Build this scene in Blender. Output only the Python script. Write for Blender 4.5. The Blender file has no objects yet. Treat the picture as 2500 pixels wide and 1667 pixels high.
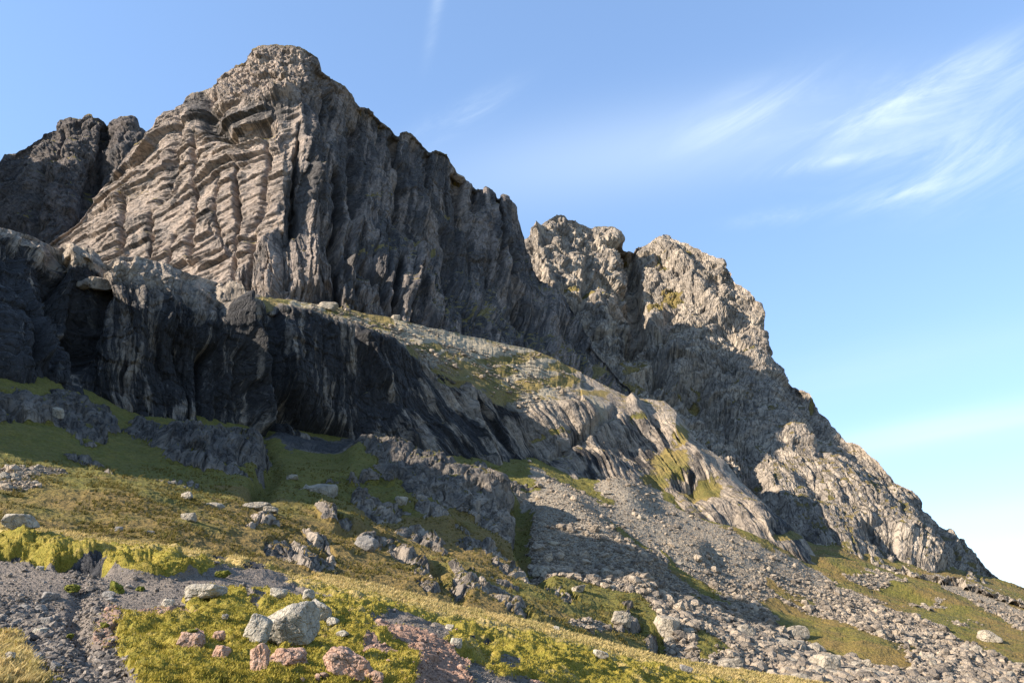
import bpy, math, random
import numpy as np
from mathutils import Vector, Matrix, Euler

R = math.radians
scene = bpy.context.scene
rng = np.random.default_rng(7)
random.seed(7)

# ------------------------------------------------------------------ camera, sky, sun
F = 1944.0            # focal length in photo pixels (28 mm on a 36 mm sensor)
PITCH = R(18.3)
CX, CY = 1250.0, 833.5
cam_d = bpy.data.cameras.new("camera"); cam = bpy.data.objects.new("camera", cam_d)
scene.collection.objects.link(cam); scene.camera = cam
cam_d.sensor_width = 36; cam_d.lens = 28; cam_d.clip_start = 0.1; cam_d.clip_end = 6000
cam.location = (0, 0, 0); cam.rotation_euler = (R(90) + PITCH, 0, 0)

SUN_EL, SUN_AZ = R(28), R(-108)        # azimuth from +Y (view direction), negative = left
sun_dir = Vector((math.sin(SUN_AZ)*math.cos(SUN_EL), math.cos(SUN_AZ)*math.cos(SUN_EL), math.sin(SUN_EL)))
sl = bpy.data.lights.new("sun", 'SUN'); so = bpy.data.objects.new("sun", sl); scene.collection.objects.link(so)
sl.energy = 5.0; sl.angle = R(0.5); sl.color = (1.0, 0.92, 0.82)
so.rotation_euler = sun_dir.to_track_quat('Z', 'Y').to_euler()

scene.view_settings.view_transform = 'Standard'
scene.view_settings.look = 'None'
scene.view_settings.exposure = 1.27
scene.view_settings.gamma = 1

CT, ST = math.cos(PITCH), math.sin(PITCH)
def ray(px, py):
    dx = (np.asarray(px, float) - CX)/F; dy = (np.asarray(py, float) - CY)/F
    return np.stack([dx, CT + ST*dy, ST - CT*dy], -1)
def unproj(px, py, d):
    r = ray(px, py)
    return r*(np.asarray(d)/r[..., 1])[..., None]
def proj(P):
    x, y, z = P[..., 0], P[..., 1], P[..., 2]
    fw = y*CT + z*ST; up = -y*ST + z*CT
    return CX + F*x/fw, CY - F*up/fw

class NT:
    """small node-tree helper"""
    def __init__(s, tree): s.t = tree; s.n = tree.nodes; s.l = tree.links
    def new(s, kind, **kw):
        nd = s.n.new(kind)
        for k, v in kw.items(): setattr(nd, k, v)
        return nd
    def put(s, sock, v):
        if isinstance(v, bpy.types.NodeSocket): s.l.new(v, sock)
        elif v is not None: sock.default_value = v
    def math(s, op, a, b=None, c=None, clamp=False):
        nd = s.new('ShaderNodeMath', operation=op, use_clamp=clamp)
        s.put(nd.inputs[0], a); s.put(nd.inputs[1], b)
        if c is not None: s.put(nd.inputs[2], c)
        return nd.outputs[0]
    def dot(s, v, c):
        nd = s.new('ShaderNodeVectorMath', operation='DOT_PRODUCT'); s.put(nd.inputs[0], v); s.put(nd.inputs[1], tuple(c)); return nd.outputs['Value']
    def mix(s, f, a, b, mode='MIX'):
        nd = s.new('ShaderNodeMix', data_type='RGBA', blend_type=mode)
        s.put(nd.inputs[0], f)
        for q, v in ((6, a), (7, b)):
            s.put(nd.inputs[q], v if isinstance(v, bpy.types.NodeSocket) else (v[0], v[1], v[2], 1))
        return nd.outputs[2]
    def ramp(s, v, lo, hi):
        nd = s.new('ShaderNodeMapRange', interpolation_type='SMOOTHSTEP'); s.put(nd.inputs[0], v)
        nd.inputs[1].default_value = lo; nd.inputs[2].default_value = hi; return nd.outputs[0]
    def noise(s, vec, scale, detail=4, rough=.55, dist=0, sc=None):
        if sc:
            mp = s.new('ShaderNodeMapping'); s.put(mp.inputs[0], vec); mp.inputs['Scale'].default_value = sc; vec = mp.outputs[0]
        nd = s.new('ShaderNodeTexNoise'); s.put(nd.inputs['Vector'], vec)
        nd.inputs['Scale'].default_value = scale; nd.inputs['Detail'].default_value = detail
        nd.inputs['Roughness'].default_value = rough; nd.inputs['Distortion'].default_value = dist
        return nd.outputs[0]

# world: physical sky with thin cirrus
w = bpy.data.worlds.new("World"); scene.world = w; w.use_nodes = True
W = NT(w.node_tree); W.n.clear()
sky = W.new('ShaderNodeTexSky', sky_type='NISHITA'); sky.sun_disc = False
sky.sun_elevation = SUN_EL; sky.sun_rotation = SUN_AZ; sky.altitude = 600
sky.air_density = 1.0; sky.dust_density = 0.1; sky.ozone_density = 2.0
tc = W.new('ShaderNodeTexCoord'); V = tc.outputs['Generated']
def wisp(px, py, lx, ly, ang, amt):
    """soft streak of cirrus around one direction of the sky: half sizes lx, ly, tilt ang (deg)"""
    c = ray(px, py); c = c/np.linalg.norm(c)
    e1 = np.array([1, 0, 0]) - c*c[0]; e1 /= np.linalg.norm(e1); e2 = np.cross(e1, c)
    e2 = e2 if e2[2] > 0 else -e2
    a = R(ang); u = e1*math.cos(a) + e2*math.sin(a); v = -e1*math.sin(a) + e2*math.cos(a)
    du = W.math('MULTIPLY', W.math('SUBTRACT', W.dot(V, u), float(u@c)), F/lx)
    dv = W.math('MULTIPLY', W.math('SUBTRACT', W.dot(V, v), float(v@c)), F/ly)
    q = W.math('ADD', W.math('MULTIPLY', du, du), W.math('MULTIPLY', dv, dv))
    g = W.math('POWER', 2.718, W.math('MULTIPLY', q, -1.0))
    return W.math('MULTIPLY', g, amt)
c0 = ray(1900, 500); c0 /= np.linalg.norm(c0)
ua = np.array([math.cos(R(20)), 0, math.sin(R(20))]); va = np.array([-math.sin(R(20)), 0, math.cos(R(20))])
cv = W.new('ShaderNodeCombineXYZ'); W.put(cv.inputs[0], W.dot(V, ua)); W.put(cv.inputs[1], W.math('MULTIPLY', W.dot(V, va), 3.6)); W.put(cv.inputs[2], W.math('MULTIPLY', W.dot(V, (0, 1, 0)), .6))
streak = W.ramp(W.noise(cv.outputs[0], 5.5, 10, .66, .9), .34, .78)
cv2 = W.new('ShaderNodeCombineXYZ'); W.put(cv2.inputs[0], W.dot(V, (1, 0, 0))); W.put(cv2.inputs[1], W.math('MULTIPLY', W.dot(V, (-.12, 0, 1)), 9)); W.put(cv2.inputs[2], .3)
bands = W.ramp(W.noise(cv2.outputs[0], 1.7, 3, .5, .2), .40, .70)
tot = None
def acc(a, b): return b if a is None else W.math('ADD', a, b)
for args in ((1850, 270, 170, 55, 22, .5), (2030, 395, 120, 16, 10, .6), (2180, 260, 190, 46, 26, .62), (2440, 165, 170, 46, 22, .62),
             (2400, 390, 200, 80, 14, .78), (2170, 480, 110, 19, 12, .6), (1900, 530, 85, 16, 8, .8), (1120, 290, 130, 30, 28, .5),
             (2330, 300, 260, 90, 20, .2), (1062, 40, 75, 13, 76, .42)):
    tot = acc(tot, wisp(*args))
tot = W.math('MULTIPLY', tot, W.math('ADD', W.math('MULTIPLY', streak, .72), .06))
veil = None
for args in ((1450, 380, 480, 100, 10, .22), (1850, 330, 380, 100, 14, .12)): veil = acc(veil, wisp(*args))
low = None
for args in ((2350, 1040, 420, 36, 11, .5), (2460, 1255, 260, 28, 8, .5), (2150, 900, 400, 60, 10, .16), (2520, 1420, 80, 34, 0, .9)): low = acc(low, wisp(*args))
low = W.math('MULTIPLY', low, W.math('ADD', W.math('MULTIPLY', bands, .55), .5))
tot = W.math('ADD', tot, W.math('ADD', veil, low), clamp=True)
skc = W.new('ShaderNodeGamma'); W.l.new(W.mix(1, sky.outputs[0], (.2, .2, .2), 'MULTIPLY'), skc.inputs[0]); skc.inputs[1].default_value = .60
col = W.mix(tot, W.mix(1, skc.outputs[0], (3.2, 3.95, 5.0), 'MULTIPLY'), (3.7, 4.3, 4.8))
bg = W.new('ShaderNodeBackground'); bg.inputs[1].default_value = 0.115; W.l.new(col, bg.inputs[0])
wo = W.new('ShaderNodeOutputWorld'); W.l.new(bg.outputs[0], wo.inputs[0])

# ------------------------------------------------------------------ numpy noise
def hsh(ix, iy, iz, seed):
    h = (ix.astype(np.uint32)*np.uint32(374761393) + iy.astype(np.uint32)*np.uint32(668265263)
         + iz.astype(np.uint32)*np.uint32(2147483647) + np.uint32((seed*1274126177) & 0xffffffff))
    h = (h ^ (h >> np.uint32(13)))*np.uint32(1274126177); h = (h ^ (h >> np.uint32(16)))*np.uint32(2246822519)
    return h ^ (h >> np.uint32(15))
def u01(h, k):
    h = (h ^ np.uint32(k*0x9E3779B1 & 0xffffffff))*np.uint32(2654435761); h ^= h >> np.uint32(15); h *= np.uint32(2246822519); h ^= h >> np.uint32(13)
    return (h >> np.uint32(8)).astype(np.float32)*np.float32(1/16777216)
def noise3(P, seed=0):
    P = P.astype(np.float32); i = np.floor(P).astype(np.int32); f = P - i; u = f*f*f*(f*(f*6 - 15) + 10)
    out = np.zeros(P.shape[:-1], np.float32)
    for a in (0, 1):
        wx = u[..., 0] if a else 1 - u[..., 0]
        for b in (0, 1):
            wy = u[..., 1] if b else 1 - u[..., 1]
            for c in (0, 1):
                wz = u[..., 2] if c else 1 - u[..., 2]
                h = hsh(i[..., 0] + a, i[..., 1] + b, i[..., 2] + c, seed)
                g = (u01(h, 1)*2 - 1)*(f[..., 0] - a) + (u01(h, 2)*2 - 1)*(f[..., 1] - b) + (u01(h, 3)*2 - 1)*(f[..., 2] - c)
                out += wx*wy*wz*g
    return out*1.6
def fbm(P, scale, octv=4, seed=0, rough=.5):
    s = 0; a = 1; t = 0; Q = np.asarray(P, np.float32)/scale
    for o in range(octv):
        s = s + a*noise3(Q, seed + o*17); t += a; a *= rough; Q = Q*2.03 + 7.1
    return s/t*1.5
def ridged(P, scale, octv=3, seed=0):
    s = 0; a = 1; t = 0; Q = np.asarray(P, np.float32)/scale
    for o in range(octv):
        s = s + a*(1 - np.abs(noise3(Q, seed + o*17))*2.2); t += a; a *= .5; Q = Q*2.1 + 3.3
    return s/t
GM = [.3]     # metres between neighbouring grid points of the sheet being built
def facets(P, M, size, seed=0, jit=.9, off=.5, tilt=.5, crack=.4):
    """blocky broken-rock relief: every Voronoi cell is a tilted plane. M = 3 axes (rows), size = 3 lengths"""
    soft = float(np.clip(1.5*GM[0]/min(size), .05, .4))
    shp = P.shape[:-1]; P = P.reshape(-1, 3); out = np.empty(len(P), np.float32); idr = np.empty(len(P), np.float32)
    M = np.asarray(M, np.float32); S = np.asarray(size, np.float32)
    def val(h, v): return (u01(h, 4) - .5)*2*off + tilt*((u01(h, 5)*2 - 1)*v[0] + (u01(h, 6)*2 - 1)*v[1] + (u01(h, 7)*2 - 1)*v[2])
    for s0 in range(0, len(P), 120000):
        Q = (P[s0:s0 + 120000].astype(np.float32) @ M.T)/S
        i = np.floor(Q).astype(np.int32); f = Q - i; n = len(Q)
        d1 = np.full(n, 9., np.float32); d2 = d1.copy(); h1 = np.zeros(n, np.uint32); h2 = h1.copy(); v1 = np.zeros((3, n), np.float32); v2 = v1.copy()
        for a in (-1, 0, 1):
            for b in (-1, 0, 1):
                for c in (-1, 0, 1):
                    h = hsh(i[:, 0] + a, i[:, 1] + b, i[:, 2] + c, seed)
                    v = np.stack([f[:, 0] - a - .5 - (u01(h, 1) - .5)*jit, f[:, 1] - b - .5 - (u01(h, 2) - .5)*jit, f[:, 2] - c - .5 - (u01(h, 3) - .5)*jit])
                    d = (v*v).sum(0); m = d < d1; m2 = (d < d2) & ~m
                    d2 = np.where(m, d1, np.where(m2, d, d2)); h2 = np.where(m, h1, np.where(m2, h, h2)); v2 = np.where(m, v1, np.where(m2, v, v2))
                    d1 = np.where(m, d, d1); h1 = np.where(m, h, h1); v1 = np.where(m, v, v1)
        e = np.sqrt(d2) - np.sqrt(d1); w2 = .5*(1 - np.clip(e/soft, 0, 1))
        out[s0:s0 + 120000] = val(h1, v1)*(1 - w2) + val(h2, v2)*w2 - crack*np.exp(-e/max(.07, soft*.8)); idr[s0:s0 + 120000] = u01(h1, 8)
    return out.reshape(shp), idr.reshape(shp)
def rot(az, tilt, roll=0):
    """frame whose third axis is 'up', turned az about Z, tilted in the face plane"""
    return np.array((Matrix.Rotation(az, 3, 'Z') @ Matrix.Rotation(tilt, 3, 'Y') @ Matrix.Rotation(roll, 3, 'X')).transposed())
def sstep(a, b, x):
    t = np.clip((x - a)/(b - a), 0, 1); return t*t*(3 - 2*t)
def pl(pts, x):
    a = np.array(pts, float); return np.interp(x, a[:, 0], a[:, 1])
def polyd(px, py, pts):
    """signed distance (positive inside) to a polygon in photo pixels"""
    a = np.array(pts, np.float32); n = len(a); ins = np.zeros(px.shape, bool); dm = np.full(px.shape, 1e9, np.float32)
    x0, x1, y0, y1 = a[:, 0].min() - 150, a[:, 0].max() + 150, a[:, 1].min() - 150, a[:, 1].max() + 150
    sel = (px > x0) & (px < x1) & (py > y0) & (py < y1); qx = px[sel]; qy = py[sel]
    ii = np.zeros(qx.shape, bool); dd = np.full(qx.shape, 1e9, np.float32)
    for k in range(n):
        ax, ay = a[k]; bx, by = a[(k + 1) % n]
        c = ((ay > qy) != (by > qy)) & (qx < (bx - ax)*(qy - ay)/((by - ay) if by != ay else 1e-6) + ax); ii ^= c
        t = np.clip(((qx - ax)*(bx - ax) + (qy - ay)*(by - ay))/max(1e-6, (bx - ax)**2 + (by - ay)**2), 0, 1)
        dd = np.minimum(dd, np.hypot(qx - ax - t*(bx - ax), qy - ay - t*(by - ay)))
    res = np.full(px.shape, -150., np.float32); res[sel] = np.where(ii, dd, -dd); return res
def lined(px, py, pts):
    """distance to an open polyline, photo pixels"""
    a = np.array(pts, np.float32); dd = np.full(px.shape, 1e9, np.float32)
    for k in range(len(a) - 1):
        ax, ay = a[k]; bx, by = a[k + 1]
        t = np.clip(((px - ax)*(bx - ax) + (py - ay)*(by - ay))/max(1e-6, (bx - ax)**2 + (by - ay)**2), 0, 1)
        dd = np.minimum(dd, np.hypot(px - ax - t*(bx - ax), py - ay - t*(by - ay)))
    return dd
def blurg(A, n, axis):
    for _ in range(n):
        B = np.roll(A, 1, axis); C = np.roll(A, -1, axis)
        sl0 = [slice(None)]*A.ndim; sl1 = [slice(None)]*A.ndim
        sl0[axis] = 0; sl1[axis] = -1; B[tuple(sl0)] = A[tuple(sl0)]; C[tuple(sl1)] = A[tuple(sl1)]
        A = (A*2 + B + C)/4
    return A

# ------------------------------------------------------------------ terrain sheets
class Sheet: pass
def make_sheet(rows, step, x0, x1, blur=14, jag=0, jagscale=30, back=None, seed=0):
    """rows: polylines (px, py, distance) from the crest down to the foot. Gives a real surface in metres."""
    top = np.array(rows[0], float)
    xs = np.arange(x0, x1, .5); ty = np.interp(xs, top[:, 0], top[:, 1])
    L = np.concatenate([[0], np.cumsum(np.hypot(np.diff(xs), np.diff(ty)*.75))]); n = int(L[-1]/step)
    X = np.interp(np.linspace(0, L[-1], n), L, xs)
    ys = [pl([(p[0], p[1]) for p in r], X) for r in rows]; ds = [pl([(p[0], p[2]) for p in r], X) for r in rows]
    for k in range(1, len(ys)): ys[k] = np.maximum(ys[k], ys[k - 1] + 3)
    if jag:
        Z = np.stack([X/jagscale, np.full_like(X, seed*3.7), ty[0] + 0*X], -1)
        j = fbm(Z, 1, 5, seed, .65); jq = np.round(fbm(Z, .6, 2, seed + 5)*4)/4
        ys[0] = ys[0] + jag*(j*.8 + jq*.7)
    V = []; 
    for k in range(len(rows) - 1):
        h = np.percentile(ys[k + 1] - ys[k], 75); m = max(4, int(h/step)); V += [k + q/m for q in range(m)]
    V.append(len(rows) - 1.0); V = np.array(V)
    Yk = np.stack(ys); Dk = np.stack(ds)
    k = np.minimum(V.astype(int), len(rows) - 2); f = (V - k)[:, None]
    PY = Yk[k]*(1 - f) + Yk[k + 1]*f; D = Dk[k]*(1 - f) + Dk[k + 1]*f
    PX = np.repeat(X[None], len(V), 0)
    D = np.exp(blurg(blurg(np.log(D), blur, 0), blur, 1))
    P = unproj(PX, PY, D); GM[0] = step*float(np.median(D))/F*1.1
    S = Sheet(); S.gm = GM[0]; S.px, S.py = PX.astype(np.float32), PY.astype(np.float32)
    nb = 0
    if back:                      # the far side of the hill, falling away behind the crest
        run, drop, nb = back
        t = (np.arange(nb, 0, -1)/nb)[:, None]
        B = np.repeat(P[:1], nb, 0); B[..., 1] += run*t**1.3; B[..., 2] -= drop*(.25*t + .75*t*t)
        P = np.concatenate([B, P], 0); S.px = np.concatenate([np.repeat(S.px[:1], nb, 0), S.px]); S.py = np.concatenate([np.repeat(S.py[:1], nb, 0), S.py])
    S.P = P; S.nb = nb
    S.back = np.zeros(P.shape[:2], bool); S.back[:nb] = True
    S.N = normals(P, 6); S.t = np.concatenate([np.zeros(nb), V])[:, None] + 0*S.px
    return S
def normals(P, bl=0):
    if bl: P = blurg(blurg(P, bl, 0), bl, 1)
    du = np.gradient(P, axis=1); dv = np.gradient(P, axis=0)
    n = np.cross(dv, du); n /= np.linalg.norm(n, axis=-1, keepdims=True) + 1e-9
    return n
def grid_mesh(name, P, attrs, mat, label, cat, smooth=False, kind='structure'):
    r, c = P.shape[:2]
    me = bpy.data.meshes.new(name); idx = np.arange(r*c).reshape(r, c)
    q = np.stack([idx[:-1, :-1], idx[1:, :-1], idx[1:, 1:], idx[:-1, 1:]], -1).reshape(-1, 4)
    me.vertices.add(r*c); me.vertices.foreach_set('co', P.astype(np.float32).ravel())
    me.loops.add(q.size); me.loops.foreach_set('vertex_index', q.astype(np.int32).ravel())
    me.polygons.add(len(q)); me.polygons.foreach_set('loop_start', np.arange(0, q.size, 4, dtype=np.int32))
    me.polygons.foreach_set('use_smooth', np.full(len(q), smooth))
    me.update(calc_edges=True)
    for k, v in attrs.items():
        if k == 'flow': a = me.attributes.new(k, 'FLOAT_VECTOR', 'POINT'); a.data.foreach_set('vector', v.astype(np.float32).ravel()); continue
        a = me.attributes.new(k, 'FLOAT', 'POINT'); a.data.foreach_set('value', np.clip(v, 0, 1).astype(np.float32).ravel())
    me.materials.append(mat)
    o = bpy.data.objects.new(name, me); scene.collection.objects.link(o)
    o['label'] = label; o['category'] = cat
    if kind: o['kind'] = kind
    return o

# ------------------------------------------------------------------ materials
def bsdf(name, rough=.9, spec=.25):
    m = bpy.data.materials.new(name); m.use_nodes = True; T = NT(m.node_tree)
    b = T.n['Principled BSDF']; b.inputs['Roughness'].default_value = rough; b.inputs['Specular IOR Level'].default_value = spec
    return m, T, b
def terrain_mat(name, s, rock=(.23, .205, .18), rock2=(.13, .122, .115), green=(.09, .085, .02), straw=(.235, .165, .055), olive=(.15, .118, .028), streak=0, bump=.5, spots=.0, gravelc=(.20, .185, .17), red=(.42, .235, .18), cr=(2.2, 2.2, 9), ca=(0, 0, 0), wet=(.018, .019, .021), cr2=None, ca2=None, flow=False):
    """s = size in metres of the finest mottling; cr, ca = block size and tilt of the fine cracks"""
    m, T, b = bsdf(name)
    g = T.new('ShaderNodeNewGeometry'); P = g.outputs['Position']
    at = {k: T.new('ShaderNodeAttribute', attribute_name=k).outputs['Fac'] for k in ('grass', 'stain_shade', 'scree', 'red', 'tone', 'dry', 'slab')}
    n1 = T.noise(P, 1/(s*14), 5, .6); n2 = T.noise(P, 1/(s*3), 5, .7); n3 = T.noise(P, 1/s, 4, .75)
    wv = T.new('ShaderNodeVectorMath', operation='ADD'); wn = T.new('ShaderNodeTexNoise'); T.l.new(P, wn.inputs['Vector']); wn.inputs['Scale'].default_value = 1/(s*9); wn.inputs['Detail'].default_value = 3
    sc_ = T.new('ShaderNodeVectorMath', operation='SCALE'); T.l.new(wn.outputs['Color'], sc_.inputs[0]); sc_.inputs['Scale'].default_value = s*5
    T.l.new(P, wv.inputs[0]); T.l.new(sc_.outputs[0], wv.inputs[1])
    PF = T.new('ShaderNodeAttribute', attribute_name='flow').outputs['Vector'] if flow else P
    if flow: T.l.new(PF, wn.inputs['Vector']); T.l.new(PF, wv.inputs[0])
    def crackset(cr, ca):
        out = []
        for q in (1, .4):
            mp = T.new('ShaderNodeMapping', vector_type='TEXTURE'); T.l.new(wv.outputs[0], mp.inputs[0]); mp.inputs['Rotation'].default_value = ca; mp.inputs['Scale'].default_value = tuple(s*v*q*1.6 for v in cr)
            vo = T.new('ShaderNodeTexVoronoi', feature='DISTANCE_TO_EDGE'); T.l.new(mp.outputs[0], vo.inputs['Vector']); vo.inputs['Scale'].default_value = 1
            vc = T.new('ShaderNodeTexVoronoi'); T.l.new(mp.outputs[0], vc.inputs['Vector']); vc.inputs['Scale'].default_value = 1
            out.append((T.math('MAXIMUM', T.ramp(vo.outputs['Distance'], 0, .06), T.math('MULTIPLY', T.ramp(n2, .42, .58), .9)), vc.outputs['Color']))
        return out
    cracks = crackset(cr, ca)
    if cr2:
        cb = crackset(cr2, ca2); cracks = [tuple(T.mix(at['slab'], x_, y_) for x_, y_ in zip(p_, q_)) for p_, q_ in zip(cracks, cb)]
    ck = T.math('MULTIPLY', cracks[0][0], cracks[1][0])
    rc = T.mix(T.ramp(n1, .35, .65), rock2, rock)
    rc = T.mix(T.math('MULTIPLY', T.ramp(n2, .45, .7), .5), rc, tuple(min(1, v*1.5) for v in rock))
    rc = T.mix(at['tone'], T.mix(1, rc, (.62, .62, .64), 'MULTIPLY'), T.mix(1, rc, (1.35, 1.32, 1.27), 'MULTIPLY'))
    if streak:
        ns = T.noise(PF, 1/(s*5), 6, .74, .4, (1, 1, .09)); ns2 = T.noise(PF, 1/(s*1.6), 4, .65, .3, (1, 1, .2))
        k = T.math('MULTIPLY', T.ramp(T.math('ADD', ns, T.math('MULTIPLY', T.math('SUBTRACT', at['stain_shade'], .5), .34)), .43, .55), T.ramp(at['stain_shade'], 0, .2))
        rc = T.mix(T.math('MULTIPLY', k, streak), rc, wet)  # dark streaks: wet staining, and painted shade on the crag flank and cliff
        rc = T.mix(T.math('MULTIPLY', T.ramp(ns2, .58, .72), T.math('MULTIPLY', at['stain_shade'], .6)), rc, (.20, .18, .155))
    else:
        rc = T.mix(T.math('MULTIPLY', at['stain_shade'], .85), rc, (.022, .023, .026))
    if spots:
        ns3 = T.noise(P, 1/(s*.8), 3, .7); rc = T.mix(T.math('MULTIPLY', T.ramp(ns3, .64, .70), spots), rc, (.55, .53, .5))
    rc = T.mix(at['red'], rc, T.mix(T.ramp(n2, .3, .7), red, tuple(v*.62 for v in red)))
    rc = T.mix(T.math('MULTIPLY', T.math('SUBTRACT', 1, ck), .6), rc, T.mix(1, rc, (.3, .3, .3), 'MULTIPLY'))
    sc = T.mix(T.ramp(n3, .3, .7), tuple(v*.62 for v in gravelc), tuple(v*1.25 for v in gravelc))
    rc = T.mix(at['scree'], rc, sc)
    n4 = T.noise(P, 1/(s*30), 4, .6, .4); n5 = T.noise(P, 1/(s*6), 5, .68, .3)
    gc = T.mix(T.ramp(n5, .3, .7), green, olive)
    gc = T.mix(T.math('MULTIPLY', T.ramp(T.math('ADD', n4, T.math('MULTIPLY', T.math('SUBTRACT', at['dry'], .5), .5)), .42, .62), .8), gc, straw)
    gc = T.mix(T.ramp(n3, .25, .8), T.mix(1, gc, (.6, .6, .6), 'MULTIPLY'), T.mix(1, gc, (1.35, 1.35, 1.3), 'MULTIPLY'))
    edge = T.math('ADD', at['grass'], T.math('MULTIPLY', T.math('SUBTRACT', n5, .5), .9))
    gm = T.ramp(edge, .42, .56)
    c = T.mix(gm, rc, gc)
    T.l.new(c, b.inputs['Base Color'])
    hh = T.math('ADD', T.math('MULTIPLY', n3, .8), T.math('MULTIPLY', n2, 2.4))
    rk_ = T.math('MULTIPLY', T.math('SUBTRACT', 1, gm), T.math('SUBTRACT', 1, at['scree']))
    cs = T.math('ADD', T.math('MULTIPLY', ck, .9), T.math('ADD', T.math('MULTIPLY', cracks[0][1], 1.3), T.math('MULTIPLY', cracks[1][1], .6)))
    hh = T.math('ADD', hh, T.math('MULTIPLY', cs, rk_))
    bp = T.new('ShaderNodeBump'); bp.inputs['Strength'].default_value = bump; bp.inputs['Distance'].default_value = s*1.1
    T.l.new(hh, bp.inputs['Height']); T.l.new(bp.outputs[0], b.inputs['Normal'])
    if streak:
        T.l.new(T.math('SUBTRACT', .9, T.math('MULTIPLY', at['stain_shade'], .22)), b.inputs['Roughness'])
    return m

def ledge_grass(P, lo, hi): 
    n = normals(P, 2); return sstep(lo, hi, n[..., 2])
def finish(S, H):
    if S.nb: H = H*(.4 + .6*sstep(0, .16, S.t))
    S.P = S.P + S.N*H[..., None]
    return S

# ================================================================== FAR PEAK (left, behind the crag)
rowsA = [[(-500, 640, 430), (-200, 480, 425), (0, 398, 420), (11, 379, 420), (57, 358, 420), (92, 337, 425), (100, 325, 425), (134, 320, 430), (136, 302, 430), (145, 293, 430), (165, 290, 430), (188, 293, 432), (199, 292, 432),
          (214, 282, 430), (226, 281, 430), (237, 289, 430), (253, 300, 440), (264, 304, 442), (276, 293, 435), (291, 286, 430), (318, 285, 430), (329, 293, 430), (337, 314, 430), (356, 332, 430), (400, 380, 430), (520, 480, 430)],
         [(-500, 700, 390), (0, 440, 385), (60, 420, 380), (130, 405, 375), (180, 415, 378), (230, 440, 400), (300, 430, 400), (400, 470, 400), (520, 560, 400)],
         [(-500, 760, 370), (0, 540, 350), (130, 520, 345), (210, 520, 352), (260, 500, 380), (400, 560, 380), (520, 600, 380)],
         [(-500, 800, 340), (0, 680, 320), (200, 680, 320), (520, 720, 330)]]
S = make_sheet(rowsA, 2.0, -450, 520, 8, 4, 22, (150, 110, 20), 3)
h1, i1 = facets(S.P, rot(.3, .15), (13, 13, 34), 11); h2, i2 = facets(S.P, rot(-.2, .1), (5, 5, 13), 12); h3, _ = facets(S.P, rot(.5, 0), (2.2, 2.2, 4.5), 13)
H = fbm(S.P, 45, 3, 4)*8 + h1*3.4 + h2*2.0 + h3*.9
for ln, wd, am in (([(262, 300), (250, 360), (235, 420), (215, 470)], 12, -8), ([(150, 320), (140, 390)], 9, -5), ([(240, 470), (180, 540)], 14, -8), ([(100, 410), (80, 480), (70, 560)], 9, -5)):
    H += am*np.exp(-(lined(S.px, S.py, ln)/wd)**2)
finish(S, H)
lg = ledge_grass(S.P, .62, .8)*.55
mA = terrain_mat("far_rock", .9, (.165, .132, .108), (.09, .075, .064), streak=.5, bump=.9)
z0 = np.zeros_like(S.px)
grid_mesh("far_peak", S.P, dict(grass=lg, stain_shade=sstep(.1, .5, fbm(S.P*[1, 1, .35], 22, 3, 9))*.6, scree=z0, red=z0, tone=i1*.5 + .1, dry=z0 + .6), mA,
          "far dark rocky summit with three knobs behind the left shoulder of the main crag", "mountain peak")

# ================================================================== MAIN CRAG
skyB = [(60, 640, 300), (130, 584, 300), (180, 551, 302), (207, 524, 303), (230, 486, 305), (249, 459, 305), (275, 429, 305), (306, 383, 305), (325, 356, 305), (356, 333, 303), (367, 321, 302), (375, 308, 301), (400, 274, 300), (429, 269, 300), (434, 260, 300), (452, 251, 300),
        (455, 239, 300), (467, 228, 299), (497, 222, 297), (517, 214, 295), (528, 195, 294), (543, 184, 294), (566, 168, 293), (574, 159, 293), (595, 153, 292), (601, 138, 291), (612, 122, 291), (631, 113, 290), (670, 109, 290), (712, 110, 290), (739, 117, 291), (765, 130, 293), (777, 142, 294), (788, 165, 295), (804, 184, 297),
        (815, 197, 299), (842, 210, 303), (861, 233, 307), (878, 260, 310), (896, 263, 313), (911, 273, 316), (930, 296, 320), (943, 305, 323), (961, 322, 326), (968, 332, 328), (972, 324, 328), (991, 321, 332), (1007, 326, 335), (1022, 343, 338), (1045, 370, 345), (1064, 366, 347), (1091, 374, 350), (1106, 399, 353),
        (1118, 426, 357), (1123, 434, 362), (1133, 435, 364), (1144, 449, 366), (1160, 460, 370), (1179, 462, 374), (1187, 456, 375), (1202, 464, 377), (1215, 481, 380), (1229, 476, 380), (1240, 483, 382), (1255, 495, 384), (1263, 506, 385), (1266, 537, 385), (1274, 556, 384), (1284, 583, 383), (1288, 606, 382), (1301, 640, 380), (1313, 671, 378),
        (1336, 697, 375), (1366, 717, 370), (1393, 747, 365), (1416, 785, 358), (1465, 868, 345), (1519, 930, 330), (1600, 1000, 318)]
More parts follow.
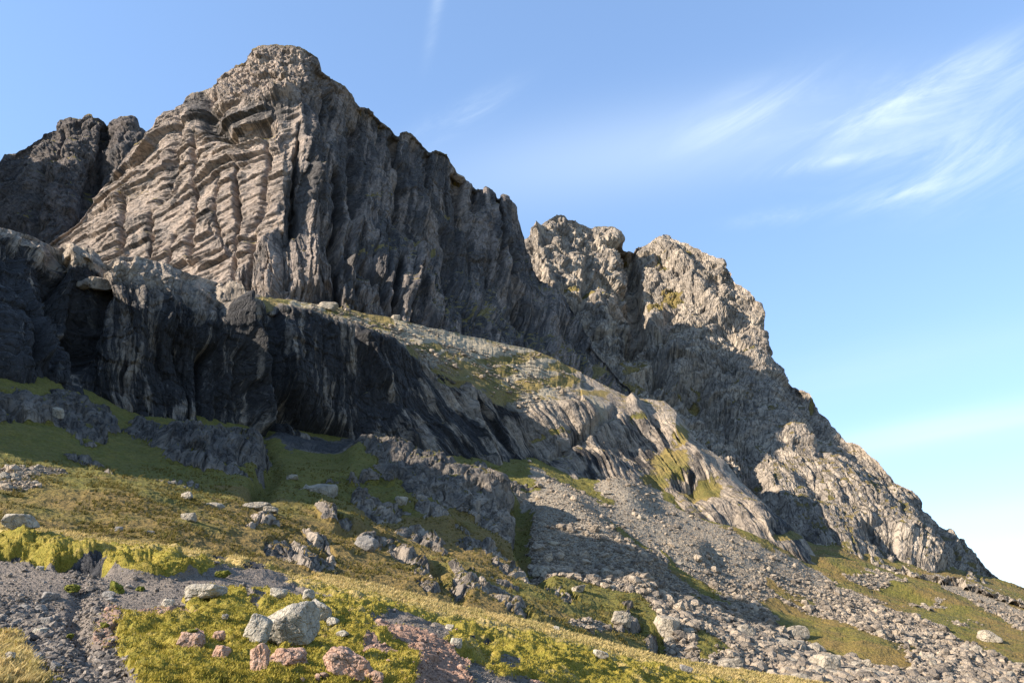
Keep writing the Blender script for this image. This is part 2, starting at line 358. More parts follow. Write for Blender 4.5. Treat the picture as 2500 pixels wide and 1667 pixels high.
rowsB = [skyB,
         [(60, 650, 296), (207, 540, 297), (330, 450, 290), (450, 340, 280), (560, 260, 272), (680, 220, 268), (740, 230, 268), (800, 300, 282), (900, 380, 300), (1000, 430, 318), (1100, 490, 338), (1200, 560, 352), (1290, 660, 362), (1366, 760, 355), (1465, 885, 338), (1600, 1010, 312)],
         [(60, 660, 290), (207, 570, 287), (330, 530, 276), (450, 470, 265), (560, 430, 255), (690, 420, 246), (740, 430, 250), (830, 470, 268), (900, 510, 278), (1000, 560, 298), (1100, 630, 315), (1200, 700, 328), (1290, 760, 335), (1366, 820, 335), (1465, 900, 328), (1600, 1020, 308)],
         [(60, 670, 284), (207, 620, 275), (330, 620, 264), (450, 620, 250), (560, 610, 240), (690, 610, 232), (760, 620, 237), (850, 640, 242), (1000, 690, 256), (1100, 730, 268), (1200, 780, 280), (1290, 830, 292), (1366, 870, 300), (1465, 920, 300), (1600, 1030, 300)],
         [(60, 720, 275), (207, 700, 262), (330, 720, 250), (450, 740, 238), (560, 760, 226), (690, 790, 220), (780, 810, 226), (850, 830, 223), (1000, 870, 226), (1100, 890, 234), (1200, 910, 246), (1290, 930, 256), (1366, 950, 266), (1465, 980, 275), (1600, 1060, 270)]]
S = make_sheet(rowsB, 1.35, 70, 1590, 10, 2.4, 16, (130, 150, 24), 21)
PX, PY, P = S.px, S.py, S.P
warp = fbm(P, 30, 3, 31)[..., None]*np.array([3, 3, 3])
arx = pl([(100, 750), (250, 742), (400, 712), (520, 690), (600, 625), (700, 565), (800, 540)][0:0] or [(0, 750), (0.1, 750)], PY)
ab = np.array([(100, 760), (200, 748), (300, 735), (400, 712), (520, 692), (590, 640), (640, 600), (700, 565), (900, 540)], float)
arx = np.interp(PY, ab[:, 0], ab[:, 1]) + fbm(P, 18, 3, 77)*26
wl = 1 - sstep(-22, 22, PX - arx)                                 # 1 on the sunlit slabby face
dome = 1 - sstep(215, 265, PY + fbm(P, 12, 2, 5)*20)
ph = R(24)
a_ = P[..., 0]*math.cos(ph) + P[..., 2]*math.sin(ph); b_ = -P[..., 0]*math.sin(ph) + P[..., 2]*math.cos(ph)
bend = fbm(np.stack([a_*.6, P[..., 1]*.3, b_], -1), 26, 3, 41)
Hs = 0
blk = facets(np.stack([a_, 0*a_, b_*.5], -1), np.eye(3), (19, 50, 40), 45, tilt=.3, crack=0)[0]*1.6
for T_, am, sd in ((19, 4.4, 1), (8.5, 2.7, 2), (3.7, 1.25, 3), (1.9, .45, 4)):
    bb = (b_ + blk*min(6, T_*.55) + bend*1.6 + fbm(np.stack([a_*.35, b_*.0 + sd*9, b_*.3], -1), T_*1.6, 2, 50 + sd)*T_*.28)/T_
    kf = np.floor(bb); fr = bb - kf
    pr = [.12 + .88*sstep(-.2, .25, noise3(np.stack([a_/(T_*2.4), (kf + u_)*7.3, kf*0 + sd*5.1], -1), 60 + sd)) for u_ in (0, 1)]
    wd_ = max(.045, .5/T_); up = np.clip((fr - 1 + wd_)/wd_, 0, 1)
    Hs = Hs + am*(pr[0]*(1 - fr)*(1 - up) + pr[1]*up - .5)
f1, i1 = facets(P + warp, rot(.1, -ph), (16, 12, 4.6), 101); f2, i2 = facets(P, rot(-.15, -ph*1.1), (6.5, 5, 2.0), 102)
f3, i3 = facets(P, rot(.35, R(35)), (3.0, 3.0, 7), 103)
Hl = Hs + f1*1.0 + f2*.6 + f3*.15 + fbm(P, 60, 2, 8)*6
CB = np.stack([PX, 0*PX, -PY], -1)*(285/F) + fbm(P, 20, 3, 35)[..., None]*np.array([1.2, 0, 1.2])
q1, j1 = facets(CB, rot(0, R(2)), (11, 50, 60), 111, tilt=.8); q2, j2 = facets(CB, rot(0, R(-2)), (4.4, 50, 22), 112); q3, j3 = facets(CB, rot(0, 0), (1.8, 50, 7.5), 113)
q4, _ = facets(CB, rot(0, R(12)), (14, 50, 9), 114)
Hr = q1*3.9 + q2*2.3 + q3*.95 + q4*1.4 + facets(P, rot(.4, .5), (2.6, 2.6, 2), 118)[0]*.6 + fbm(P*[1, 1, .35], 30, 3, 81)*5
d1, k1 = facets(P, rot(.5, .5), (7, 7, 6), 121); d2, _ = facets(P, rot(.2, .9), (2.8, 2.8, 2.4), 122); d3, _ = facets(P, rot(.2, .3), (1.3, 1.3, 1.2), 123)
Hd = d1*2.2 + d2*1.3 + d3*.7 + fbm(P, 25, 3, 82)*4
H = wl*Hl*.7 + (1 - wl)*Hr; H = H*(1 - dome) + Hd*dome
H += wl*(1 - dome)*(d3*.2)
gul = [([(470, 320), (458, 420), (462, 520), (450, 610)], 6, -3.5), ([(640, 330), (650, 400), (630, 470)], 6, -3), ([(300, 470), (292, 540), (284, 600)], 6, -3.5), ([(520, 420), (512, 500), (520, 560)], 5, -2.5), ([(410, 560), (402, 640)], 5, -3), ([(612, 560), (606, 640), (600, 700)], 5, -3), ([(566, 395), (570, 480), (566, 560), (562, 640), (560, 700)], 6, -5.5), ([(360, 510), (354, 560), (352, 620)], 6, -4), ([(826, 420), (832, 540), (822, 640), (824, 745)], 8, -8), ([(735, 300), (720, 400), (726, 480), (722, 560)], 7, -5),
       ([(880, 300), (872, 400), (868, 520)], 12, -6), ([(900, 640), (930, 700), (955, 760)], 9, -6), ([(975, 640), (965, 700), (975, 760)], 8, -7), ([(1120, 430), (1140, 520), (1150, 600)], 8, -6), ([(1215, 485), (1225, 560), (1215, 640)], 6, -7), ([(960, 340), (985, 430), (975, 520)], 10, -6),
       ([(1045, 375), (1045, 450)], 6, -5), ([(790, 170), (800, 260), (800, 340)], 10, -5), ([(680, 560), (690, 640), (700, 700)], 6, -3.5), ([(1160, 465), (1163, 510)], 9, -5), ([(440, 300), (420, 380), (400, 450), (380, 480)], 9, -3), ([(1240, 600), (1250, 680), (1290, 780)], 9, -5),
       ([(520, 240), (500, 300), (560, 330), (640, 300)], 16, -5.5), ([(640, 480), (600, 560), (610, 600)], 10, -2.5),
       ([(840, 560), (850, 640)], 8, 4), ([(1090, 560), (1120, 680), (1180, 800)], 14, -4), ([(740, 350), (768, 420), (770, 560), (766, 700)], 13, 4), ([(1040, 700), (1020, 600), (1030, 500)], 16, 4)]
lw = fbm(P, 9, 3, 71)*9
for ln, wd, am in gul:
    H += am*np.exp(-((lined(PX + lw, PY, ln))/wd)**2)
H[S.back] *= .6
finish(S, H)
gr = ledge_grass(S.P, .60, .80)*.55
for c in ([(600, 470, 20)], ): pass
for (x, y, rx, ry) in ((640, 320, 90, 16), (930, 480, 60, 16), (1100, 520, 60, 14), (1060, 610, 120, 14), (330, 470, 60, 20), (520, 365, 40, 8), (900, 610, 60, 10), (1180, 745, 80, 12), (1480, 900, 50, 20), (920, 790, 90, 14), (860, 760, 60, 16)):
    gr = np.maximum(gr, .75*np.exp(-((PX - x)/rx)**2 - ((PY - y)/ry)**2)*(.35 + .65*sstep(.3, .65, normals(S.P, 2)[..., 2])))
st = (1 - wl)*(.33 + .45*sstep(-.3, .3, fbm(S.P*[1, 1, .22], 16, 4, 91)))*(1 - dome)  # shaded flank darkened in colour to deepen its shade
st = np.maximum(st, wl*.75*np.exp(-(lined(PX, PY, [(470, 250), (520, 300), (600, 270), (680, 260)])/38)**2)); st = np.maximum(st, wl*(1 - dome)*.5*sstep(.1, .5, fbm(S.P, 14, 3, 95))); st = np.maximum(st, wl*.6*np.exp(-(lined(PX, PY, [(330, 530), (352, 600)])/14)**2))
tone = np.where(wl > .5, .40 + .5*i1 + .3*i2, .08 + .42*j2 + .2*j1)  # sunlit face painted lighter, shaded flank darker, on top of the sun
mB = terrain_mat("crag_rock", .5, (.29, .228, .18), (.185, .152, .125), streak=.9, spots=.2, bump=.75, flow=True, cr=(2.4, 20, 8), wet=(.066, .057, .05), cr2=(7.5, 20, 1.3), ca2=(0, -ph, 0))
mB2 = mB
grid_mesh("mountain_crag", S.P, dict(grass=gr, stain_shade=st, scree=z0[:0].sum() + 0*PX, red=0*PX, tone=tone, dry=0*PX + .75, slab=wl*(1 - dome), flow=CB), mB,
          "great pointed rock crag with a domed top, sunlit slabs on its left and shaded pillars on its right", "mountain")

# ================================================================== RIGHT PEAKS AND RIDGE
skyC = [(1100, 700, 470), (1200, 650, 472), (1286, 586, 478), (1297, 575, 480), (1315, 558, 480), (1330, 544, 482), (1347, 527, 484), (1359, 522, 485), (1374, 522, 486), (1389, 534, 488), (1408, 533, 490), (1412, 544, 491), (1431, 550, 493), (1443, 556, 494), (1451, 554, 495), (1466, 556, 496), (1500, 560, 498),
        (1512, 571, 500), (1521, 586, 503), (1527, 607, 510), (1535, 611, 520), (1554, 600, 525), (1569, 600, 525), (1600, 583, 525), (1623, 578, 524), (1642, 581, 522), (1665, 590, 520), (1700, 607, 518), (1730, 621, 514), (1764, 636, 510), (1772, 653, 508), (1787, 669, 506), (1791, 684, 505), (1814, 699, 503), (1833, 715, 500), (1852, 736, 498), (1860, 745, 497),
        (1866, 768, 495), (1868, 791, 493), (1868.5, 833, 486), (1874, 856, 483), (1883, 885, 480), (1904, 902, 474), (1906, 917, 473), (1929, 942, 468), (1960, 950, 461), (1977, 962, 458), (1994, 990, 454), (2002, 1004, 452), (2021, 1025, 447), (2040, 1057, 442), (2067, 1078, 436), (2097, 1083, 431), (2113, 1097, 427), (2136, 1117, 423), (2155, 1136, 419),
        (2166, 1151, 416), (2185, 1178, 412), (2228, 1197, 404), (2247, 1239, 399), (2266, 1258, 395), (2304, 1293, 387), (2346, 1327, 378), (2388, 1358, 368), (2423, 1396, 360), (2450, 1419, 355), (2500, 1440, 350), (2700, 1540, 325), (3100, 1700, 290)]
rowsC = [skyC,
         [(1100, 800, 440), (1286, 700, 440), (1360, 660, 445), (1500, 690, 452), (1550, 700, 478), (1620, 690, 478), (1720, 720, 470), (1800, 770, 470), (1868, 850, 465), (1930, 980, 440), (2040, 1090, 420), (2185, 1205, 395), (2346, 1345, 365), (2500, 1450, 342), (3100, 1705, 286)],
         [(1100, 880, 400), (1286, 800, 400), (1400, 810, 400), (1500, 800, 408), (1560, 790, 432), (1620, 800, 428), (1720, 850, 418), (1800, 900, 410), (1880, 960, 405), (1950, 1030, 395), (2040, 1120, 375), (2185, 1250, 350), (2346, 1380, 325), (2500, 1460, 310), (3100, 1710, 275)],
         [(1100, 960, 350), (1286, 880, 350), (1400, 900, 350), (1500, 930, 350), (1600, 960, 350), (1700, 1030, 345), (1800, 1090, 335), (1900, 1160, 320), (2000, 1230, 305), (2100, 1290, 295), (2200, 1340, 290), (2346, 1405, 280), (2500, 1465, 275), (3100, 1715, 260)],
         [(1100, 1050, 300), (1286, 960, 300), (1400, 980, 300), (1500, 1040, 295), (1600, 1100, 285), (1700, 1160, 272), (1800, 1230, 262), (1900, 1310, 248), (2000, 1370, 238), (2100, 1372, 238), (2200, 1392, 238), (2346, 1424, 235), (2500, 1470, 230), (3100, 1730, 215)],
         [(1100, 1200, 240), (1286, 1100, 240), (1500, 1150, 235), (1700, 1260, 225), (1900, 1400, 212), (2100, 1440, 215), (2346, 1480, 215), (2500, 1530, 210), (3100, 1800, 190)]]
rowsC = [[(p[0], p[1], p[2]*(1 - kk*float(sstep(1500, 2250, p[0])))) for p in q] for q, kk in zip(rowsC, (.24, .24, .24, .20, .15, .04))]
S = make_sheet(rowsC, 2.0, 1150, 3000, 9, 3.2, 26, (150, 100, 22), 61)
PX, PY, P = S.px, S.py, S.P
warp = fbm(P, 30, 3, 131)[..., None]*np.array([4, 4, 4])
low_ = sstep(1000, 1180, PY + .0*PX)
f1, i1 = facets(P + warp, rot(.5, R(5)), (20, 20, 30), 141); f2, i2 = facets(P + warp*.3, rot(.2, R(10)), (7.5, 7.5, 12), 142); f3, i3 = facets(P, rot(.7, R(20)), (3.1, 3.1, 4.2), 143); f4, _ = facets(P, rot(.7, R(20)), (1.6, 1.6, 1.9), 144)
CC = np.stack([PX - .8*np.maximum(0, PY - 1080), 0*PX, -PY], -1)*(400/F) + fbm(P, 20, 3, 135)[..., None]*np.array([2, 0, 2])
g1, k1 = facets(CC, rot(0, R(10)), (8, 60, 30), 145); g2, _ = facets(CC, rot(0, R(10)), (3.4, 60, 12), 146)
H = (1 - low_)*(f1*4.2 + f2*2.6) + low_*(g1*3.0 + g2*1.6 + f1*2) + f3*1.3 + f4*.6 + fbm(P, 50, 3, 132)*(8 - 4*low_)
lw = fbm(P, 12, 3, 171)*14
for ln, wd, am in (([(1527, 605), (1545, 660), (1552, 720), (1558, 790), (1545, 850)], 14, -16), ([(1430, 620), (1440, 700), (1400, 780)], 12, -6), ([(1500, 760), (1560, 800), (1600, 870), (1640, 920)], 16, -10), ([(1640, 760), (1610, 850), (1600, 930)], 20, -9), ([(1700, 940), (1820, 1080), (1850, 1180), (1880, 1250)], 26, -9),
                   ([(1820, 1190), (1880, 1250), (1960, 1320)], 22, -9), ([(1860, 1060), (1960, 1150), (2000, 1200)], 18, -6), ([(2130, 1290), (2230, 1350), (2330, 1400)], 20, -9), ([(1310, 560), (1330, 640), (1360, 760)], 12, 6), ([(1500, 570), (1505, 640), (1515, 700)], 16, 2),
                   ([(1620, 590), (1690, 690), (1760, 760)], 22, 8), ([(1880, 1190), (2000, 1270), (2080, 1330)], 26, 4), ([(2050, 1150), (2150, 1230), (2300, 1350)], 22, 3), ([(1960, 960), (2010, 1090)], 16, -5)):
    H += am*np.exp(-(lined(PX + lw, PY + lw*.5, ln)/wd)**2)
H *= 1 - .5*sstep(1780, 1900, PX)*(1 - sstep(2100, 2250, PX)*.4)
H[S.back] *= .7
finish(S, H)
nz = normals(S.P, 2)[..., 2]
gr = sstep(.68, .88, nz)*.5
for (x, y, rx, ry, am) in ((1620, 640, 30, 40, .8), (1640, 720, 40, 26, 1), (1600, 745, 30, 20, 1), (1680, 610, 40, 20, .6), (1420, 720, 100, 14, .8), (1560, 910, 70, 34, .8), (1680, 930, 60, 40, .85), (1820, 950, 50, 18, .6), (1985, 985, 14, 30, .9), (2050, 1095, 40, 14, .8),
                       (1850, 1190, 34, 70, 1), (1900, 1120, 50, 14, .7), (1960, 1215, 80, 20, 1), (2130, 1190, 60, 22, 1.1), (1960, 1240, 50, 20, .8), (1990, 1300, 60, 14, .8), (1700, 1150, 70, 40, .8), (1960, 1340, 60, 40, 1.1), (2100, 1330, 60, 30, .9), (2050, 1340, 60, 26, 1), (2200, 1400, 120, 14, 1), (1900, 1250, 40, 60, .9), (2380, 1425, 60, 8, 1), (2320, 1420, 60, 14, 1), (1500, 960, 90, 26, 1), (1450, 920, 60, 16, .9)):
    gr = np.maximum(gr, am*(.5 if x > 1840 and y > 1080 else .9)*np.exp(-(((PX - x)/rx)**2 + ((PY - y)/ry)**2))*(.4 + .6*sstep(.2, .6, nz)))
st = sstep(.05, .55, fbm(S.P*[1, 1, .35], 20, 4, 191))*.5
mC = terrain_mat("ridge_rock", .85, (.36, .295, .222), (.225, .188, .148), streak=.55, spots=.15, bump=.9, flow=True, cr=(2.6, 20, 5), ca=(0, R(8), 0))
grid_mesh("right_ridge", S.P, dict(grass=gr, stain_shade=st, scree=0*PX, red=0*PX, tone=.25 + .35*i1 + .3*i2, dry=0*PX + .62, flow=CC), mC,
          "two rounded rocky peaks and the long ridge falling from them to the right edge", "mountain ridge")

# ================================================================== LOWER CLIFF WITH ITS TERRACE
rowsD = [[(-600, 560, 132), (-200, 550, 134), (0, 552, 134), (60, 570, 138), (120, 598, 146), (150, 590, 147), (235, 606, 147), (262, 634, 145), (290, 624, 146), (340, 625, 149), (400, 645, 156), (470, 670, 166), (560, 700, 188), (640, 725, 206), (780, 742, 215), (980, 782, 226), (1180, 828, 244), (1293, 850, 252), (1400, 900, 255), (1530, 968, 250), (1620, 978, 246),
          (1650, 1005, 240), (1700, 1075, 230), (1760, 1120, 224), (1800, 1165, 218), (1850, 1215, 212), (1900, 1262, 206), (1950, 1305, 200), (1990, 1362, 194), (2060, 1400, 184)],
         [(-600, 575, 118), (0, 562, 124), (60, 585, 130), (130, 605, 138), (150, 600, 138), (235, 616, 138), (262, 642, 135), (290, 632, 137), (330, 640, 140), (400, 680, 145), (470, 705, 150), (560, 722, 156), (640, 738, 162), (760, 762, 170), (860, 800, 176), (980, 850, 185), (1080, 900, 194), (1160, 945, 200), (1260, 990, 205), (1400, 990, 218), (1500, 1010, 225), (1600, 1020, 232),
          (1650, 1040, 224), (1700, 1100, 216), (1800, 1190, 204), (1900, 1280, 194), (1990, 1366, 188), (2060, 1420, 180)],
         [(-600, 700, 112), (0, 680, 118), (100, 700, 129), (190, 720, 137), (240, 720, 135), (330, 740, 134), (420, 770, 140), (560, 800, 148), (640, 820, 157), (760, 850, 166), (860, 880, 172), (980, 930, 180), (1080, 980, 187), (1160, 1020, 192), (1260, 1060, 197), (1400, 1080, 205), (1500, 1090, 210), (1600, 1110, 214), (1700, 1170, 203), (1800, 1230, 194), (1900, 1300, 186), (1990, 1372, 184), (2060, 1430, 178)],
         [(-600, 900, 100), (0, 905, 108), (130, 940, 117), (200, 960, 128), (350, 1020, 132), (500, 1045, 137), (640, 1068, 150), (850, 1078, 164), (1000, 1112, 169), (1230, 1142, 174), (1400, 1175, 182), (1530, 1185, 188), (1600, 1218, 192), (1640, 1226, 190), (1750, 1272, 184), (1850, 1312, 181), (1990, 1376, 181), (2060, 1440, 176)],
         [(-600, 1050, 98), (0, 1050, 104), (350, 1120, 130), (640, 1160, 148), (1000, 1190, 168), (1400, 1240, 180), (1530, 1250, 187), (1750, 1330, 181), (1990, 1420, 178), (2060, 1480, 172)]]
S = make_sheet(rowsD, 1.8, -560, 2050, 6, 1.2, 16, (40, 26, 12), 81)
PX, PY, P, t = S.px, S.py, S.P, S.t
warp = fbm(P, 16, 3, 231)[..., None]*np.array([2, 2, 2])
lean = sstep(760, 1200, PX)                                         # slabs lean over towards the right end
ter = 1 - sstep(.75, 1.12, t)                                       # terrace
ter = np.where(PX < 560, ter*.35, ter)
CD = np.stack([PX - .80*lean*(PY - 930), 0*PX, -PY], -1)*(170/F) + (fbm(P, 9, 4, 235)*(1.0 - .6*lean))[..., None]*np.array([1, 0, 1])
q1, j1 = facets(CD, rot(0, 0), (8, 50, 60), 211); q2, j2 = facets(CD, rot(0, R(1)), (3.2, 50, 24), 212); q3, j3 = facets(CD, rot(0, R(-1)), (1.3, 50, 7), 213)
s1, l1 = facets(CD, rot(0, 0), (5.5, 50, 44), 221); s2, l2 = facets(CD, rot(0, R(2)), (2.4, 50, 22), 222); s3, l3 = facets(CD, rot(0, 0), (1.1, 50, 8), 223)
Hv = q1*1.8 + q2*1.0 + q3*.35; Hsb = (s1*2.2 + s2*1.3 + s3*.5)*(1 - .35*sstep(1500, 1700, PX))
H = Hv*(1 - lean) + Hsb*lean
H = H + facets(P, rot(.4, .3), (5, 5, 4), 251)[0]*(.8 - .6*lean) + facets(P, rot(.1, .6), (1.8, 1.8, 1.5), 252)[0]*(.4 - .25*lean)
H = H*(1 - ter*.9) + fbm(P, 24, 3, 232)*np.where(t > .9, 3.5, 1.5)
lw = fbm(P, 8, 3, 271)*12
for ln, wd, am in (([(255, 610), (235, 680), (215, 740), (180, 860), (160, 930)], 18, -5), ([(140, 600), (150, 680), (165, 760)], 20, -5), ([(520, 850), (505, 960), (510, 1040)], 12, -5), ([(640, 800), (655, 900), (650, 1050)], 16, -4), ([(700, 1000), (760, 1050), (830, 1065)], 26, -8),
                   ([(570, 770), (590, 870), (610, 960), (620, 1050)], 16, 5), ([(560, 720), (620, 770), (640, 820)], 16, 3), ([(1500, 1000), (1430, 1060), (1370, 1090)], 10, -2), ([(1130, 940), (1180, 1060), (1220, 1130)], 14, 3), ([(880, 840), (960, 980), (1010, 1090)], 14, 3), ([(1560, 1010), (1650, 1120), (1700, 1200)], 16, -2), ([(1640, 1150), (1740, 1220), (1860, 1290)], 14, 1.5),
                   ([(60, 640), (60, 760), (80, 900)], 12, 3), ([(1540, 985), (1620, 1080), (1680, 1150)], 12, 3), ([(1640, 1090), (1700, 1160), (1720, 1210)], 16, -1.5)):
    H += am*np.exp(-(lined(PX + lw, PY, ln)/wd)**2)
terr = ter*(PX > 640)*(PX < 1420)
H = H*(1 - terr) + terr*(fbm(P, 14, 4, 262)*1.6 + facets(P, rot(.3, .2), (3, 3, 2), 263)[0]*.35)
H[S.back] *= .3
finish(S, H); SD = S
nz = normals(S.P, 2)[..., 2]
tn = fbm(S.P, 6, 4, 240)
gr = sstep(.7, .85, nz)*.45*(PX > 500)
def patches(lst, gr, nz, k=.6):
    for (x, y, rx, ry, am) in lst:
        gr = np.maximum(gr, am*np.exp(-(((PX - x)/rx)**2 + ((PY - y)/ry)**2))*((1 - k) + k*sstep(.15, .5, nz)))
    return gr
gr = patches(((870, 760, 80, 16, 1.3), (930, 790, 34, 26, 1.2), (1040, 850, 60, 12, 1), (1180, 905, 110, 14, 1.1), (1110, 930, 50, 20, 1), (1350, 930, 90, 14, 1), (1230, 960, 60, 24, .9), (660, 735, 70, 10, 1.2), (1120, 900, 80, 20, 1), (1180, 930, 60, 24, 1), (1230, 880, 100, 10, .9), (1330, 870, 90, 12, 1), (1290, 940, 70, 20, .8), (1450, 960, 60, 14, .8), (1640, 1120, 50, 40, 1.1), (1720, 1180, 50, 30, 1.2), (1600, 1160, 40, 26, .9), (1660, 1060, 30, 30, .9), (1920, 1315, 40, 12, 1), (1380, 900, 60, 14, 1),
              (1350, 1050, 60, 10, .8), (1560, 1020, 40, 14, .7), (1100, 870, 40, 14, .8), (1010, 860, 30, 20, .8)), gr, nz)
scr = ter*np.maximum(sstep(-.35, .1, tn + .15), (t < .8)*.95)*(PX > 700)*(1 - sstep(1330, 1420, PX)); scr = np.maximum(scr*(1 - (gr > .8)), .9*np.exp(-(lined(PX, PY, [(1420, 950), (1470, 1010)])/14)**2))
st = (1 - .62*sstep(950, 1350, PX))*(1 - ter)*(.64 + .5*fbm(S.P*[1, 1, .15], 7, 3, 241)) + .35*sstep(0, .5, fbm(S.P*[1, 1, .3], 9, 3, 242))*(1 - ter)  # wet staining of the cliff, deepened to paint in more shade
st = np.where(PX < 620, st*(.1 + .9*sstep(1.15, 1.6, t + .25*tn)), st); st = st + .5*(1 - sstep(120, 180, PX))*(t > 1.0)
tone = .16 + .35*(PX < 620)*(t < 1.3) + .5*(j2*(1 - lean) + l2*lean)*.8 + .28*lean + .25*ter
mD = terrain_mat("cliff_rock", .38, (.285, .228, .168), (.145, .12, .096), streak=.97, spots=.2, bump=.75, gravelc=(.33, .27, .18), cr=(2.2, 20, 14), ca=(0, 0, 0), wet=(.023, .0205, .019), flow=True)
grid_mesh("lower_cliff", S.P, dict(grass=gr, stain_shade=st, scree=scr, red=0*PX, tone=tone, dry=0*PX + .62, flow=CD), mD,
          "long dark wet lower cliff under a sunlit stony terrace, turning into leaning slabs to the right", "cliff")

# ================================================================== HILLSIDE WITH THE SCREE FAN
rowsE = [[(-600, 840, 140), (0, 850, 140), (350, 950, 160), (640, 1000, 180), (850, 1020, 200), (1000, 1050, 215), (1230, 1090, 225), (1400, 1130, 228), (1530, 1140, 232), (1640, 1185, 238), (1850, 1280, 230), (1990, 1335, 230), (2060, 1325, 240), (2250, 1372, 250), (2346, 1395, 255), (2500, 1440, 255), (3100, 1700, 260)],
         [(-600, 905, 100), (0, 920, 107), (130, 950, 116), (350, 1020, 131), (500, 1045, 136), (640, 1068, 148), (850, 1078, 163), (1000, 1112, 168), (1230, 1142, 173), (1400, 1175, 181), (1530, 1180, 187), (1600, 1214, 191), (1640, 1224, 189), (1750, 1270, 183), (1850, 1310, 180), (1990, 1368, 184), (2100, 1375, 194), (2250, 1405, 200), (2346, 1428, 202), (2500, 1474, 203), (3100, 1735, 200)],
         [(-600, 1020, 80), (0, 1040, 84), (350, 1110, 92), (640, 1130, 112), (850, 1150, 118), (1000, 1180, 124), (1200, 1210, 130), (1290, 1240, 138), (1400, 1250, 142), (1530, 1270, 146), (1700, 1340, 146), (1990, 1450, 148), (2250, 1500, 152), (2500, 1540, 155), (3100, 1800, 150)],
         [(-600, 1150, 58), (0, 1170, 61), (350, 1210, 65), (640, 1240, 76), (850, 1270, 82), (1000, 1310, 88), (1200, 1350, 93), (1290, 1370, 98), (1400, 1400, 102), (1530, 1430, 106), (1700, 1480, 108), (1990, 1560, 110), (2250, 1600, 114), (2500, 1640, 114), (3100, 1880, 100)],
         [(-600, 1270, 42), (0, 1290, 44), (400, 1350, 47), (700, 1410, 50), (1000, 1470, 54), (1300, 1540, 60), (1600, 1620, 68), (1900, 1675, 76), (2100, 1700, 80), (2500, 1760, 80), (3100, 2000, 70)],
         [(-600, 1420, 30), (0, 1440, 31), (700, 1600, 34), (1300, 1750, 36), (1900, 1950, 38), (3100, 2300, 36)]]
S = make_sheet(rowsE, 1.9, -560, 3000, 12, 0, 30, None, 91)
PX, PY, P = S.px, S.py, S.P
nzn = fbm(P, 9, 4, 301); wx = fbm(P, 5, 4, 305)*16; wy = fbm(P + 50, 5, 4, 306)*11
QX, QY = PX + wx, PY + wy
fan = polyd(QX, QY, [(1285, 1148), (1320, 1160), (1420, 1215), (1470, 1165), (1560, 1175), (1620, 1215), (1650, 1228), (1760, 1285), (1860, 1330), (1990, 1378), (2060, 1430), (2200, 1500), (2330, 1560), (2420, 1600), (2520, 1640), (2520, 1760), (2000, 1760), (1750, 1620), (1640, 1560), (1560, 1470), (1440, 1420), (1320, 1380), (1290, 1310), (1300, 1240), (1250, 1190)])
far_fan = polyd(QX, QY, [(2270, 1400), (2400, 1440), (2520, 1490), (2650, 1560), (2620, 1590), (2480, 1530), (2380, 1480)])
scr = sstep(-5, 6, fan); scr = np.maximum(scr, .8*sstep(-5, 4, far_fan))
cut = 0
for g in ([(1840, 1440), (1900, 1450), (2050, 1520), (2200, 1590), (2240, 1620), (2120, 1610), (2000, 1560), (1900, 1500)], [(1600, 1330), (1660, 1380), (1800, 1460), (1780, 1465), (1640, 1390)], [(1330, 1150), (1420, 1185), (1500, 1225), (1490, 1240), (1400, 1212)],
          [(1250, 1150), (1290, 1160), (1320, 1210), (1260, 1200)], [(1460, 1270), (1540, 1310), (1600, 1350), (1560, 1345), (1470, 1290)], [(1280, 1230), (1310, 1260), (1300, 1330), (1280, 1340)], [(1690, 1540), (1800, 1600), (1700, 1590)], [(1620, 1590), (1760, 1620), (1700, 1640)], [(1870, 1410), (1990, 1470), (1980, 1480), (1880, 1430)], [(2160, 1570), (2260, 1600), (2250, 1615), (2170, 1590)], [(1660, 1420), (1730, 1460), (1700, 1455)]):
    cut = np.maximum(cut, sstep(-5, 6, polyd(QX, QY, g)))
scr = scr*(1 - cut)
# scattered scree on the right-hand grass and the left slope
scr2 = 0
for (x, y, rx, ry, am) in ((2150, 1410, 90, 30, .55), (2260, 1470, 110, 30, .5), (2350, 1530, 90, 30, .4), (60, 1165, 90, 26, .75), (110, 1150, 60, 20, .6), (280, 1205, 90, 14, .5), (30, 1210, 60, 20, .6), (460, 1235, 60, 12, .6), (1060, 1440, 40, 10, .4), (1420, 1530, 90, 14, .5), (760, 1190, 70, 16, .5)):
    scr2 = np.maximum(scr2, am*np.exp(-(((QX - x)/rx)**2 + ((QY - y)/ry)**2)))
scr2 = sstep(.42, .6, scr2 + nzn*.5)
